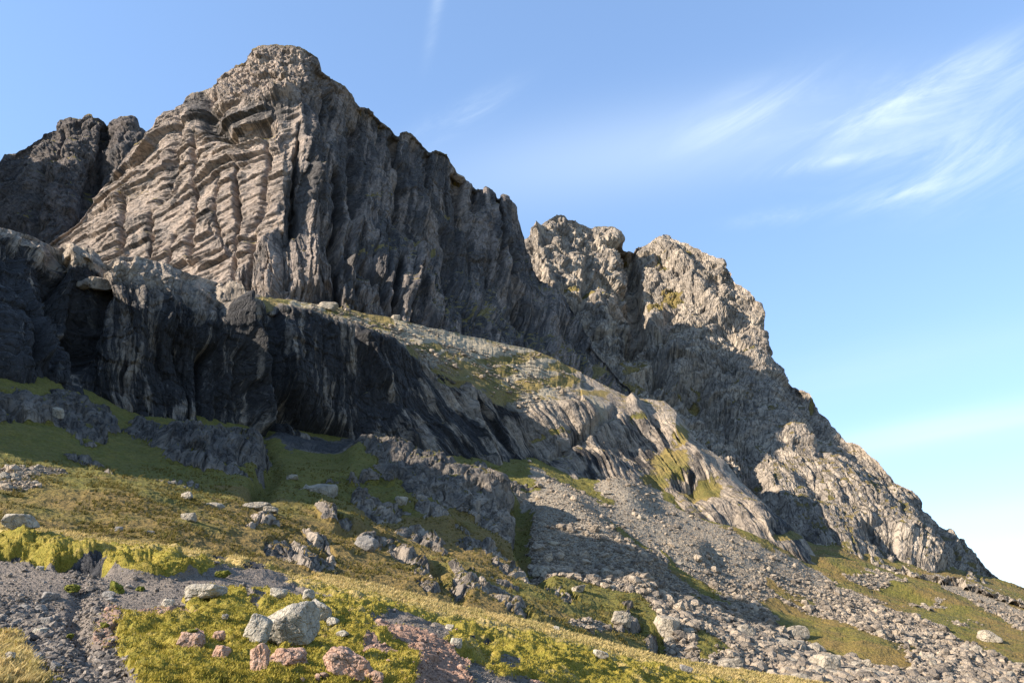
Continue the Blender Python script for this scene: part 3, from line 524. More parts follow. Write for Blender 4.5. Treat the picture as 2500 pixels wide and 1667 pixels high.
# rock outcrops that stand out of the grass
rk = -150
outs = [[(850, 1105), (900, 1095), (990, 1110), (1060, 1140), (1120, 1160), (1200, 1190), (1250, 1230), (1272, 1270), (1268, 1330), (1230, 1310), (1180, 1290), (1120, 1260), (1050, 1230), (980, 1200), (940, 1190), (890, 1150)],
        [(940, 1200), (1000, 1210), (1060, 1235), (1090, 1270), (1100, 1290), (1060, 1280), (1000, 1250), (960, 1230)], [(870, 1180), (930, 1220), (1010, 1260), (930, 1270), (850, 1230)],
        [(980, 1270), (1060, 1290), (1110, 1350), (1080, 1352), (1000, 1310), (960, 1290)], [(1100, 1270), (1200, 1320), (1290, 1375), (1270, 1382), (1180, 1340), (1120, 1320)],
        [(870, 1300), (960, 1310), (1010, 1340), (1050, 1390), (1060, 1450), (1020, 1440), (1000, 1390), (930, 1350), (870, 1330)], [(1080, 1370), (1150, 1400), (1200, 1440), (1270, 1480), (1310, 1530), (1250, 1520), (1180, 1470), (1110, 1470), (1100, 1420)],
        [(590, 1260), (660, 1255), (700, 1290), (670, 1300), (600, 1310)], [(640, 1330), (690, 1320), (740, 1350), (800, 1360), (840, 1405), (770, 1410), (700, 1380), (650, 1360)], [(720, 1300), (790, 1330), (840, 1380), (800, 1370), (740, 1330)],
        [(-200, 940), (0, 950), (60, 990), (150, 960), (260, 1000), (300, 1060), (230, 1090), (150, 1050), (60, 1040), (-200, 1020)], [(330, 1020), (420, 1040), (520, 1050), (650, 1070), (670, 1110), (640, 1175), (560, 1170), (470, 1150), (400, 1120), (340, 1090), (280, 1060)],
        [(155, 1105), (200, 1090), (270, 1130), (280, 1160), (200, 1140)], [(1280, 1400), (1350, 1410), (1340, 1430), (1290, 1420)], [(1360, 1440), (1400, 1440), (1400, 1490), (1380, 1480)], [(1480, 1480), (1540, 1480), (1570, 1530), (1500, 1540)], [(1550, 1530), (1610, 1540), (1640, 1590), (1580, 1570)], [(1200, 1400), (1270, 1440), (1260, 1450), (1200, 1420)],
        [(1230, 1460), (1290, 1500), (1350, 1530), (1330, 1535), (1250, 1500)], [(1000, 1420), (1060, 1440), (1100, 1480), (1040, 1470)], [(760, 1230), (850, 1250), (860, 1280), (790, 1270)]]
for g in outs: rk = np.maximum(rk, polyd(QX, QY, g))
rk = np.maximum(rk, sstep(.36, .6, fbm(P, 14, 4, 333))*30 - 20 + np.where((PX > 850) & (PX < 1300) & (PY < 1430), 6, -8))
rk = rk - 16*sstep(.02, .35, fbm(P*[1, 1, 2], 6, 4, 347)); rock = sstep(-3, 4, rk)
CE = np.stack([PX, 0*PX, -PY*1.5], -1)*(95/F) + fbm(P, 6, 3, 341)[..., None]*np.array([.9, 0, .9])
f1, i1 = facets(CE, rot(0, R(36)), (9, 50, 2.6), 311, crack=.7); f2, i2 = facets(CE, rot(0, R(42)), (3.6, 50, 1.3), 312, crack=.7); f3, _ = facets(CE, rot(0, R(-50)), (2.2, 50, .9), 313)
s1, _ = facets(P, rot(0, 0), (1.6, 1.6, 1.6), 314, tilt=.7); s2, _ = facets(P, rot(.5, .5), (.75, .75, .75), 315)
near = np.clip(P[..., 1]/90, .55, 1.3)
hump = sstep(0, 60, rk)*1.0 + sstep(-8, 14, rk)
H = rock*(.8*hump + f1*1.1 + f2*.55 + f3*.25)*near + scr*(s1*.10 + s2*.12) + (1 - rock)*(1 - scr)*(fbm(P, 2.2, 4, 320)*.22 + ridged(P, 3.5, 4, 322)*.2 + fbm(P, .7, 3, 329)*.07)
H += fbm(P, 26, 3, 321)*1.6
for ln, wd, am in (([(1275, 1240), (1285, 1330), (1320, 1400)], 22, -2.5), ([(1640, 1400), (1800, 1480), (2050, 1580)], 30, -.8), ([(640, 1090), (660, 1150), (640, 1190)], 26, -2.5), ([(870, 1120), (1000, 1150), (1200, 1220)], 30, 3.0), ([(960, 1215), (1090, 1280)], 18, 1.6),
                   ([(1060, 1400), (1080, 1440), (1120, 1470)], 14, -1.2), ([(1620, 1560), (1700, 1600), (1900, 1660)], 20, -1.5), ([(420, 1090), (560, 1120), (640, 1140)], 30, 3), ([(840, 1290), (900, 1290)], 14, -1.0), ([(1500, 1190), (1560, 1240), (1700, 1340)], 26, 1.2), ([(1300, 1160), (1420, 1280), (1560, 1420)], 40, 1.5)):
    H += am*np.exp(-(lined(PX, PY, ln)/wd)**2)
finish(S, H); SE = S
nz = normals(S.P, 2)[..., 2]
gr = (1 - scr)*(1 - rock*(1 - .5*sstep(.82, .93, nz)))*(1 - scr2*.8)
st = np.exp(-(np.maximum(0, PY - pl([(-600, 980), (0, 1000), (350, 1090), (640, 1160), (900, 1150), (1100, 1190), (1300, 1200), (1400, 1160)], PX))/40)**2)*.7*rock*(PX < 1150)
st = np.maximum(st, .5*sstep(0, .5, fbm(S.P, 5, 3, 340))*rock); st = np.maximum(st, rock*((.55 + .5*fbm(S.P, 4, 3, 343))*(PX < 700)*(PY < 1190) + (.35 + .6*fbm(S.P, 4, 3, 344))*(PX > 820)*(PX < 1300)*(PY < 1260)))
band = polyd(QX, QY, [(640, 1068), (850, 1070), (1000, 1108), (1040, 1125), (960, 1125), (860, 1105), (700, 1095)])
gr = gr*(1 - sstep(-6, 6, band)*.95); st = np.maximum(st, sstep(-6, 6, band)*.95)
scr_a = np.maximum(scr, scr2*.85*(1 - rock))
dry = .38 + .35*sstep(1150, 1300, PY)*(PX < 1250) - .3*sstep(1180, 1130, PY)*0 + .15*sstep(1700, 2100, PX)
dry = dry - .4*((PY < pl([(0, 1150), (640, 1190), (1000, 1230), (1300, 1260), (1500, 1300), (1700, 1380), (3000, 1500)], PX)) & (PX < 1700))*1.0
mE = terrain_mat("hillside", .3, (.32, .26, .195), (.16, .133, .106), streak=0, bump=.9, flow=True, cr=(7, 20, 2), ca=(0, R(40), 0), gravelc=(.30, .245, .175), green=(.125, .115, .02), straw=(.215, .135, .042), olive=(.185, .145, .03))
grid_mesh("hillside", S.P, dict(grass=gr, stain_shade=st, scree=scr_a, red=0*PX, tone=.45 + .5*(i2 - .5) + .15*rock, dry=dry, flow=CE), mE,
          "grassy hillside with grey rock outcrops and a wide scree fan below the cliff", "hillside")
S.scr = scr; S.scr2 = scr2; S.rock = rock; S.grassm = gr

# ================================================================== NEAR GROUND: TURF BANK, GRAVEL, PINK ROCK
rowsF = [[(-600, 1225, 28.5), (-200, 1260, 29), (0, 1282, 29.5), (150, 1298, 29.8), (300, 1318, 30.2), (450, 1338, 30.4), (560, 1358, 30.4), (640, 1372, 30), (720, 1398, 30.5), (850, 1414, 31), (1000, 1450, 31.5), (1100, 1482, 32), (1250, 1515, 33), (1400, 1552, 34.2), (1600, 1600, 36), (1750, 1628, 37.5), (1900, 1650, 39), (2050, 1672, 40.5), (2500, 1760, 45), (3100, 1900, 50)],
         [(-600, 1280, 24), (0, 1335, 24.6), (80, 1345, 24.6), (150, 1350, 24.3), (300, 1372, 24.2), (420, 1380, 24.2), (560, 1385, 26.5), (640, 1395, 27.6), (720, 1420, 28.4), (850, 1440, 28.5), (1000, 1475, 29), (1100, 1505, 29.5), (1250, 1540, 30.5), (1400, 1575, 31.5), (1600, 1620, 33.5), (1900, 1672, 37), (2500, 1780, 43), (3100, 1920, 48)],
         [(-600, 1320, 23.2), (0, 1362, 23.5), (150, 1382, 23.1), (300, 1410, 22.6), (420, 1412, 22.9), (540, 1404, 24.8), (640, 1412, 26), (720, 1440, 26), (850, 1465, 26), (1000, 1500, 26), (1100, 1530, 26.5), (1250, 1565, 27.5), (1400, 1600, 28.5), (1600, 1645, 31), (1900, 1700, 35), (2500, 1800, 41), (3100, 1940, 46)],
         [(-600, 1480, 17.5), (0, 1490, 18), (300, 1500, 18.5), (540, 1500, 19), (720, 1520, 19.5), (850, 1540, 20), (1000, 1570, 20.5), (1250, 1630, 22), (1600, 1720, 26), (2500, 1880, 34), (3100, 2000, 40)],
         [(-600, 1667, 11.5), (0, 1670, 11.6), (500, 1670, 12.4), (850, 1672, 14), (1250, 1720, 17.5), (1600, 1820, 20), (2500, 2000, 26), (3100, 2100, 30)],
         [(-600, 2100, 6), (500, 2100, 6.2), (1250, 2150, 8), (2500, 2400, 12), (3100, 2500, 14)]]
S = make_sheet(rowsF, 1.7, -560, 3000, 7, 0, 30, (16, 9, 26), 95)
PX, PY, P = S.px, S.py, S.P
wx = fbm(P, 1.2, 4, 405)*22; wy = fbm(P + 50, 1.2, 4, 406)*15; QX, QY = PX + wx, PY + wy
def ps(pts, a=-4, b=5): return sstep(a, b, polyd(QX, QY, pts))
gravel = ps([(-700, 1372), (0, 1362), (60, 1368), (200, 1382), (270, 1400), (420, 1412), (500, 1405), (540, 1384), (640, 1395), (720, 1430), (790, 1450), (820, 1462), (760, 1462), (690, 1440), (620, 1440), (600, 1470), (560, 1440), (480, 1440), (450, 1460), (460, 1500), (380, 1500), (310, 1510), (290, 1545), (290, 1620), (320, 1690), (300, 1900), (-700, 1900)])
gravel = np.maximum(gravel, ps([(890, 1520), (940, 1480), (1010, 1500), (1100, 1530), (1120, 1570), (1080, 1575), (1060, 1590), (1150, 1600), (1200, 1620), (1180, 1640), (1270, 1650), (1430, 1668), (1500, 1700), (1100, 1760), (1000, 1700), (1020, 1660), (1000, 1600), (930, 1550)]))
gravel = np.maximum(gravel, ps([(620, 1440), (650, 1450), (640, 1490), (615, 1500), (610, 1470)]))
gravel = np.maximum(gravel, .8*ps([(1220, 1590), (1260, 1600), (1290, 1630), (1250, 1640), (1200, 1630)]))
gravel *= 1 - ps([(-100, 1540), (40, 1560), (75, 1600), (70, 1650), (130, 1700), (-100, 1750)])
red = ps([(920, 1530), (960, 1530), (1040, 1560), (1100, 1590), (1140, 1620), (1150, 1660), (1160, 1720), (980, 1720), (1010, 1640), (1000, 1600), (960, 1580), (890, 1550)], -3, 4)
red = np.maximum(red, ps([(880, 1568), (960, 1590), (985, 1610), (920, 1615), (880, 1585)], -3, 4))
red = np.maximum(red, .8*ps([(270, 1500), (440, 1500), (480, 1515), (400, 1530), (380, 1512), (300, 1520), (270, 1560), (290, 1580), (250, 1600), (230, 1570)], -3, 3)); red = np.maximum(red, .5*ps([(110, 1620), (150, 1630), (150, 1680), (120, 1680)]))
gravel = gravel*(1 - red); grass = (1 - gravel)*(1 - red)
lump = fbm(P, .22, 4, 419)*.28 + (np.abs(noise3(P/.95, 411))*1.5 + np.abs(noise3(P/.36 + 5, 412))*.8)*.8 + fbm(P, 1.6, 3, 413)*.5 + fbm(P, .13, 3, 414)*.12
bank = np.exp(-(np.maximum(0, lined(PX, PY, [(-600, 1305), (0, 1342), (150, 1360), (300, 1385), (420, 1398), (540, 1390), (640, 1396)]) - 10)/14)**2)
def shade_mask(QX, QY):  # undercuts of the turf bank, their shade painted as dark patches
    undercut_shade = 0
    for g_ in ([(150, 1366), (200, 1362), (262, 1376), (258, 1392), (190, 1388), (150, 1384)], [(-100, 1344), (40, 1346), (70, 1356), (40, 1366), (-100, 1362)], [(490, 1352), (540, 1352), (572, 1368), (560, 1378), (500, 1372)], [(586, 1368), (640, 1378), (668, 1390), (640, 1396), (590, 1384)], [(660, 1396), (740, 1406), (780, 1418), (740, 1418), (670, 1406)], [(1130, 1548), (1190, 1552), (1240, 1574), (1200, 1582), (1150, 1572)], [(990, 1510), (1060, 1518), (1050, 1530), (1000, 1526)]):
        undercut_shade = np.maximum(undercut_shade, ps(g_, -3, 4))
    return undercut_shade
crest_ = np.exp(-((PY - pl([(p[0], p[1]) for p in rowsF[0]], PX) - 8)/22)**2)
crest_ = np.maximum(crest_, np.exp(-(lined(PX, PY, [(1240, 1520), (1400, 1562), (1600, 1612), (1900, 1662), (2300, 1735)])/22)**2))
H = grass*(lump*.24*(1 - .75*crest_) + .05) + grass*bank*(fbm(P, .8, 4, 415)*.24)
g1, gi = facets(P, rot(.3, .3), (.30, .30, .30), 421, off=.5, tilt=.8); g2, _ = facets(P, rot(.6, .5), (.12, .12, .12), 422); 
H += gravel*(g1*.010 + g2*.016 + fbm(P, 2.2, 3, 423)*.16)
r1, ri = facets(P, rot(.4, R(-20)), (.9, .55, .4), 431); r2, _ = facets(P, rot(.2, R(-30)), (.32, .24, .2), 432)
H += red*(r1*.10 + r2*.05 + .12)
H += fbm(P, 7, 2, 425)*.2
for ln, wd, am in (([(200, 1440), (195, 1500), (200, 1560), (215, 1620)], 22, -.17), ([(0, 1352), (60, 1356), (110, 1368)], 10, -.5), ([(150, 1372), (200, 1372), (250, 1384)], 10, -.55), ([(510, 1362), (550, 1372), (590, 1384), (660, 1390), (760, 1410)], 8, -.45), ([(1170, 1560), (1230, 1580)], 12, -.35), ([(0, 1325), (130, 1340), (260, 1362), (420, 1375)], 12, .30), ([(280, 1395), (330, 1405), (420, 1402), (470, 1398)], 12, .25),
                   ([(640, 1600), (800, 1640), (880, 1640)], 26, -.15), ([(760, 1560), (860, 1600)], 24, -.2), ([(240, 1500), (330, 1560)], 24, .15), ([(1130, 1600), (1180, 1610)], 12, -.25)):
    H += am*np.exp(-(lined(PX + wx*.5, PY, ln)/wd)**2)
H = H - shade_mask(QX, QY)*.22
finish(S, H); SF = S
nz = normals(S.P, 1)[..., 2]; nzc = normals(S.P, 5)[..., 2]
dryF = .25 + .75*np.exp(-(np.abs(PY - pl([(p[0], p[1]) for p in rowsF[0]], PX) - 12)/24)**2)*(.75 + .25*sstep(-.3, .3, fbm(P, 3, 2, 440)))
dryF = np.maximum(dryF, .95*np.exp(-(lined(PX, PY, [(1240, 1520), (1400, 1562), (1600, 1612), (1900, 1662), (2300, 1735)])/18)**2)); dryF = np.maximum(dryF, .8*ps([(-100, 1560), (40, 1560), (75, 1600), (70, 1650), (130, 1700), (-100, 1750)]))
undercut_shade = shade_mask(QX, QY)
undercut_shade = undercut_shade*grass  # painted undercut shade, kept to the turf
mF = terrain_mat("near_ground", .045, (.22, .2, .19), (.12, .115, .115), bump=.8, gravelc=(.19, .152, .118), green=(.19, .165, .018), straw=(.43, .305, .125), olive=(.31, .225, .036), red=(.46, .27, .175))
grid_mesh("ground", S.P, dict(grass=grass*(1 - undercut_shade*.95), stain_shade=undercut_shade*.95, scree=gravel, red=red, tone=.4 + .4*(gi - .5), dry=dryF), mF,
          "near ground of mossy turf, grey gravel and pink bedrock below a turf bank", "ground")
S.gravel, S.red_, S.grassm, S.dry = gravel, red, grass*(1 - undercut_shade), dryF

# unseen spur and ridge added on the left to shade the scree and far peak
sx, sy = np.meshgrid(np.linspace(-430, -70, 240), np.linspace(430, 30, 260)); sp = np.stack([sx, sy, 0*sx], -1)
def hill(pts, wd):
    z = np.full(sx.shape, -20.)
    for (ax, ay, az_), (bx, by, bz) in zip(pts[:-1], pts[1:]):
        t_ = np.clip(((sx - ax)*(bx - ax) + (sy - ay)*(by - ay))/((bx - ax)**2 + (by - ay)**2), 0, 1)
        d_ = np.hypot(sx - ax - t_*(bx - ax), sy - ay - t_*(by - ay)); z = np.maximum(z, (az_ + t_*(bz - az_))*np.clip(1.12 - d_/wd, -.3, 1))
    return z
sz_ = np.maximum(hill([(-128, 68, 86), (-128, 95, 86), (-160, 150, 90), (-250, 200, 90)], 42), hill([(-345, 285, 262), (-360, 340, 285), (-400, 430, 300)], 120))
sz_ += fbm(sp, 22, 5, 601)*9*(sz_ > 5); sp[..., 2] = sz_
grid_mesh("shade_spur", sp, dict(grass=.35 + 0*sx, stain_shade=0*sx + .2, scree=0*sx, red=0*sx, tone=.5 + 0*sx, dry=.5 + 0*sx), mA, "unseen rocky spur added on the left to shade the scree and far peak", "shading spur")

# wide plain under everything so the land reaches the horizon
gx = np.linspace(-1, 1, 90); GX, GY = np.meshgrid(np.sign(gx)*np.abs(gx)**1.8*5000, np.sign(gx)*np.abs(gx)**1.8*5000)
GZ = -34 + fbm(np.stack([GX, GY, 0*GX], -1), 400, 4, 501)*14
GP = np.stack([GX, GY[::-1], GZ], -1)
mG = terrain_mat("valley", 1.5)
o_ = np.ones_like(GX)
grid_mesh("valley_floor", GP, dict(grass=o_, stain_shade=0*o_, scree=0*o_, red=0*o_, tone=.5*o_, dry=.4*o_), mG, "grassy valley floor below the mountain", "valley")

# ------------------------------------------------------------------ stones
def ico(sub):
    t = (1 + 5**.5)/2
    v = [(-1, t, 0), (1, t, 0), (-1, -t, 0), (1, -t, 0), (0, -1, t), (0, 1, t), (0, -1, -t), (0, 1, -t), (t, 0, -1), (t, 0, 1), (-t, 0, -1), (-t, 0, 1)]
    f = [(0, 11, 5), (0, 5, 1), (0, 1, 7), (0, 7, 10), (0, 10, 11), (1, 5, 9), (5, 11, 4), (11, 10, 2), (10, 7, 6), (7, 1, 8), (3, 9, 4), (3, 4, 2), (3, 2, 6), (3, 6, 8), (3, 8, 9), (4, 9, 5), (2, 4, 11), (6, 2, 10), (8, 6, 7), (9, 8, 1)]
    v = [np.array(a, float)/np.linalg.norm(a) for a in v]
    for _ in range(sub):
        c = {}; nf = []
        def mid(a, b):
            k = (min(a, b), max(a, b))
            if k not in c: m = v[a] + v[b]; v.append(m/np.linalg.norm(m)); c[k] = len(v) - 1
            return c[k]
        for a, b, d in f:
            ab_, bd, da = mid(a, b), mid(b, d), mid(d, a); nf += [(a, ab_, da), (b, bd, ab_), (d, da, bd), (ab_, bd, da)]
        f = nf
    return np.array(v), np.array(f)
def rock_shape(sub, seed, dims=(1.15, 1.15, 1.1), planes=11, rnd=.05, rough=.05):
    """angular boulder: a ball cut by random planes, roughened; unit half-size"""
    g = np.random.default_rng(seed); v, f = ico(sub)
    n = g.normal(size=(planes, 3)); n /= np.linalg.norm(n, axis=1, keepdims=True)
    bx_ = np.concatenate([np.eye(3), -np.eye(3)]) + g.normal(0, .22, (6, 3)); bx_ /= np.linalg.norm(bx_, axis=1, keepdims=True)
    n = np.concatenate([n, bx_]); d = np.concatenate([g.uniform(.78, 1.02, planes), g.uniform(.66, .84, 6)])
    q = d[None]/np.maximum(v@n.T, .05); k = rnd
    r = -k*np.log(np.exp(-q/k).sum(1)) ; r = np.clip(r, .45, 1.15)
    r = r*(1 + rough*fbm(v*1.0 + seed*3, .55, 4, seed)) + rough*.6*facets(v + seed, np.eye(3), (.45, .45, .45), seed, crack=.6)[0]*(sub > 1)*1.3
    return v*r[:, None]*np.array(dims), f
def tri_mesh(name, v, f, mat, smooth=False):
    me = bpy.data.meshes.new(name); me.vertices.add(len(v)); me.vertices.foreach_set('co', np.asarray(v, np.float32).ravel())
    me.loops.add(f.size); me.loops.foreach_set('vertex_index', f.astype(np.int32).ravel())
    me.polygons.add(len(f)); me.polygons.foreach_set('loop_start', np.arange(0, f.size, 3, dtype=np.int32))
    me.polygons.foreach_set('use_smooth', np.full(len(f), smooth)); me.update(calc_edges=True); me.materials.append(mat); return me
def stone_mat(name, c1, c2, s, lichen=0, lich=(.42, .40, .33), moss=0, crackd=.5):
    m, T, b = bsdf(name); tcn = T.new('ShaderNodeNewGeometry'); P = tcn.outputs['Position']
    oi = T.new('ShaderNodeObjectInfo').outputs['Random']; n1 = T.noise(P, 1/(s*4), 5, .6); n2 = T.noise(P, 1/s, 5, .7)
    c = T.mix(T.ramp(n1, .35, .65), c1, c2); ri = tcn.outputs['Random Per Island']
    c = T.mix(T.ramp(T.math('ADD', T.math('MULTIPLY', oi, .0), ri), 0, 1), T.mix(1, c, (.62, .62, .63), 'MULTIPLY'), T.mix(1, c, (1.3, 1.27, 1.22), 'MULTIPLY'))
    c = T.mix(T.ramp(n2, .25, .75), T.mix(1, c, (.7, .7, .7), 'MULTIPLY'), T.mix(1, c, (1.2, 1.2, 1.2), 'MULTIPLY'))
    if lichen: c = T.mix(T.math('MULTIPLY', T.ramp(n2, .52, .60), lichen), c, lich)
    if moss:
        sep = T.new('ShaderNodeSeparateXYZ'); T.l.new(tcn.outputs['Normal'], sep.inputs[0])
        c = T.mix(T.ramp(T.math('ADD', sep.outputs[2], T.math('MULTIPLY', T.math('SUBTRACT', n1, .5), 1.6)), 1.15 - moss, 1.3 - moss), c, (.19, .18, .02))
    vo = T.new('ShaderNodeTexVoronoi', feature='DISTANCE_TO_EDGE'); vo.inputs['Scale'].default_value = 1/(s*5)
    va = T.new('ShaderNodeVectorMath', operation='MULTIPLY_ADD'); nz_ = T.new('ShaderNodeTexNoise'); T.l.new(P, nz_.inputs['Vector']); nz_.inputs['Scale'].default_value = 1/(s*4); nz_.inputs['Detail'].default_value = 4
    T.l.new(nz_.outputs['Color'], va.inputs[0]); va.inputs[1].default_value = (s*4,)*3; T.l.new(P, va.inputs[2]); T.l.new(va.outputs[0], vo.inputs['Vector']); ck = T.ramp(vo.outputs['Distance'], 0, .05)
    c = T.mix(T.math('MULTIPLY', T.math('SUBTRACT', 1, ck), .45), c, T.mix(1, c, (.3, .3, .3), 'MULTIPLY'))
    T.l.new(c, b.inputs['Base Color'])
    bp = T.new('ShaderNodeBump'); bp.inputs['Strength'].default_value = .8; bp.inputs['Distance'].default_value = s*.9
    T.l.new(T.math('ADD', T.math('MULTIPLY', ck, .7), T.math('ADD', T.math('MULTIPLY', n2, 1.4), n1)), bp.inputs['Height']); T.l.new(bp.outputs[0], b.inputs['Normal'])
    return m
GM[0] = .01
M_grey = stone_mat("grey_boulder_rock", (.42, .365, .28), (.29, .25, .195), .045, .5)
M_dark = stone_mat("dark_stone", (.175, .16, .145), (.25, .225, .195), .03, .25, (.33, .32, .3))
M_pink = stone_mat("pink_rock", (.46, .265, .175), (.33, .22, .16), .05, .3, (.42, .34, .28))
M_field = stone_mat("boulder_field_rock", (.37, .31, .23), (.26, .22, .165), .2, .3, (.45, .39, .30))
M_mossy = stone_mat("mossy_rock", (.16, .15, .02), (.12, .13, .015), .04)
M_scree = stone_mat("scree_stones", (.36, .285, .205), (.24, .192, .142), .3)
M_peb = stone_mat("pebbles", (.15, .125, .102), (.27, .228, .185), .05)

def locate(S, px, py, r=5):
    x, y = proj(S.P); ok = (np.hypot(x - px, (y - py)) < r) & ~S.back
    while not ok.any(): r *= 1.6; ok = (np.hypot(x - px, y - py) < r) & ~S.back
    idx = np.argwhere(ok); ds = S.P[ok][:, 1]; k = idx[np.argmin(ds)]
    return S.P[k[0], k[1]]
PROT = {}
def boulder(name, label, S, px, py, wpx, hpx, mat, seed, group=None, cat='boulder', sub=3, planes=11, yaw=None, tilt=0, sink=.34, rnd=.045, rough=.06):
    """px, py = middle of the stone's foot in the photo, wpx/hpx = its width and height there"""
    p = locate(S, px, py); s = p[1]*CT + p[2]*ST; w_ = wpx/F*s/2; h_ = hpx/F*s/2
    v, f = rock_shape(sub, seed, (w_*1.3, w_*1.1, h_*1.4), planes if mat is not M_pink else 16, rnd, rough if mat is not M_pink else .13)
    Rm = np.array(Euler((0, tilt, 0)).to_matrix()); v = v@Rm.T
    v[:, 2] -= v[:, 2].min()*(1 - sink) 
    o = bpy.data.objects.new(name, tri_mesh(name, v, f, mat, False)); scene.collection.objects.link(o)
    o.location = (p[0], p[1] + w_*.5, p[2] - sink*h_*.6); o['label'] = label; o['category'] = cat
    if group: o['group'] = group
    if 'moss' in label and ('moss on' in label or 'mossy top' in label or 'brown-topped' in label):
        v2, f2 = rock_shape(3, seed + 1, (w_*.55, w_*.6, h_*.28), 8, .25, .25)
        c = bpy.data.objects.new("moss_patch", tri_mesh("moss_patch", v2, f2, M_mossy, True)); scene.collection.objects.link(c); c.parent = o; c.location = (-w_*.62 if 'left end' in label else 0, -w_*.1, v[:, 2].max()*(.62 if 'left end' in label else .86))
    return o
NB = [ # foreground boulders: label, px, py(foot), w, h, mat, seed, tilt
 ("large pale grey lichen-spotted boulder, biggest of the foreground cluster on the moss", 708, 1562, 112, 88, M_grey, 5, -.2),
 ("upright pale egg-shaped boulder leaning just left of the largest foreground boulder", 620, 1560, 62, 64, M_grey, 8, .35),
 ("grey boulder with a squared top behind and right of the largest foreground boulder", 778, 1510, 54, 46, M_grey, 12, .1),
 ("small rounded pale boulder right of the foreground cluster", 812, 1523, 27, 22, M_grey, 14, 0),
 ("long low pale boulder with moss on its left end beside the gravel", 492, 1455, 84, 34, M_grey, 17, -.12),
 ("small grey stone half buried where the gravel narrows, above the largest boulder", 681, 1452, 34, 24, M_grey, 19, .1),
 ("small pointed stone at the right tip of the grey gravel", 750, 1458, 24, 26, M_grey, 22, 0),
 ("little dark round stone in the moss left of the egg-shaped boulder", 552, 1510, 17, 13, M_dark, 23, 0),
 ("brown and grey wedge-shaped stone alone on the open gravel", 411, 1472, 28, 16, M_grey, 25, .1),
 ("pale boulder on the grass skyline at the far left edge of the bank", 34, 1282, 66, 36, M_grey, 27, -.1),
 ("cracked upright pink rock block under the egg-shaped boulder", 630, 1630, 42, 66, M_pink, 31, 0),
 ("dark brown fractured rock ledge right of the cracked pink block", 700, 1622, 84, 50, M_pink, 33, .05),
 ("big flat-faced salmon pink block near the bottom of the picture", 838, 1640, 92, 58, M_pink, 36, .35),
 ("grey-pink stone leaning on the right end of the big salmon block", 888, 1640, 32, 40, M_pink, 38, -.3),
 ("small dark red block below the big salmon block at the bottom edge", 912, 1668, 50, 34, M_pink, 39, .2),
 ("pink slab with a slanting crack showing through the moss on the left", 465, 1576, 52, 38, M_pink, 41, .3),
 ("small pink stone peeking out of the moss below the dark round stone", 534, 1562, 26, 20, M_pink, 43, 0),
 ("reddish split rock in the moss left of the cracked pink block", 542, 1600, 36, 32, M_pink, 45, .2),
 ("dark oval stone lying on the gravel below a mossy hump", 120, 1462, 34, 20, M_dark, 51, .1),
 ("dark stone under the round green moss cushion", 262, 1453, 24, 15, M_dark, 53, 0),
 ("flat dark stone at the edge of the rill in the gravel", 275, 1464, 24, 9, M_dark, 55, 0),
 ("dark slate-grey stone standing over its shadow on the left gravel", 115, 1522, 28, 22, M_dark, 57, -.3),
 ("pale stone with a mossy top on the left gravel slope", 93, 1546, 30, 22, M_grey, 59, .1),
 ("blue-grey stone second from the left edge among the dark stones", 57, 1488, 28, 18, M_dark, 61, .1),
 ("brown-topped dark stone right of the blue-grey stone", 99, 1486, 26, 15, M_dark, 63, 0),
 ("dark grey cobble below the brown-topped stone near the tuft grass", 88, 1604, 24, 20, M_dark, 65, 0),
 ("rounded dark cobble beside the pink bedrock at the bottom left", 128, 1632, 24, 22, M_dark, 67, .2),
 ("small grey stone in dry grass at the lower left edge", 24, 1604, 22, 16, M_grey, 69, 0),
 ("white stone at the foot of the turf bank on the left", 94, 1386, 16, 12, M_grey, 71, 0),
 ("square pale stone standing in the gravel gap left of the right-hand turf bank", 1118, 1578, 22, 24, M_grey, 73, 0),
 ("small flat pale stone above the gravel gap by the dark hollow", 1100, 1530, 18, 12, M_grey, 75, 0),
 ("pale flat stone in the turf of the right-hand bank", 1468, 1600, 34, 16, M_grey, 77, .4),
 ("small pale stone on the crest of the right-hand bank", 1362, 1535, 16, 9, M_grey, 79, 0),
 ("dark stones poking from the turf low on the right-hand bank", 1676, 1632, 26, 14, M_dark, 81, .2),
 ("little pink stone on the gravel at the bottom edge", 1306, 1668, 26, 14, M_pink, 83, 0),
 ("small pale stone in the moss left of the pink bedrock", 838, 1548, 26, 12, M_grey, 85, 0),
]
for k, (lb, px, py, w_, h_, mt, sd, tl) in enumerate(NB):
    boulder("boulder", lb, SF, px, py, w_, h_, mt, sd, tilt=tl, sub=4 if w_ > 45 else 3)
for (lb, px, py, w_, h_, sd) in (("round green moss cushion standing on the gravel by the rill", 278, 1442, 38, 36, 91), ("dark mossy hump on the upper left gravel", 168, 1440, 42, 26, 92), ("small moss cushion with a white stone at its right side", 342, 1438, 24, 16, 93), ("bright moss cushion at the top edge of the gravel under the bank", 538, 1404, 36, 20, 94), ("little moss cushion on the pink stones of the gravel", 254, 1528, 22, 14, 95), ("moss cushion low in the stony rill", 172, 1558, 20, 16, 96)):
    boulder("moss_hummock", lb, SF, px, py, w_, h_, M_mossy, sd, cat='moss hummock', rnd=.25, rough=.22, sub=4)
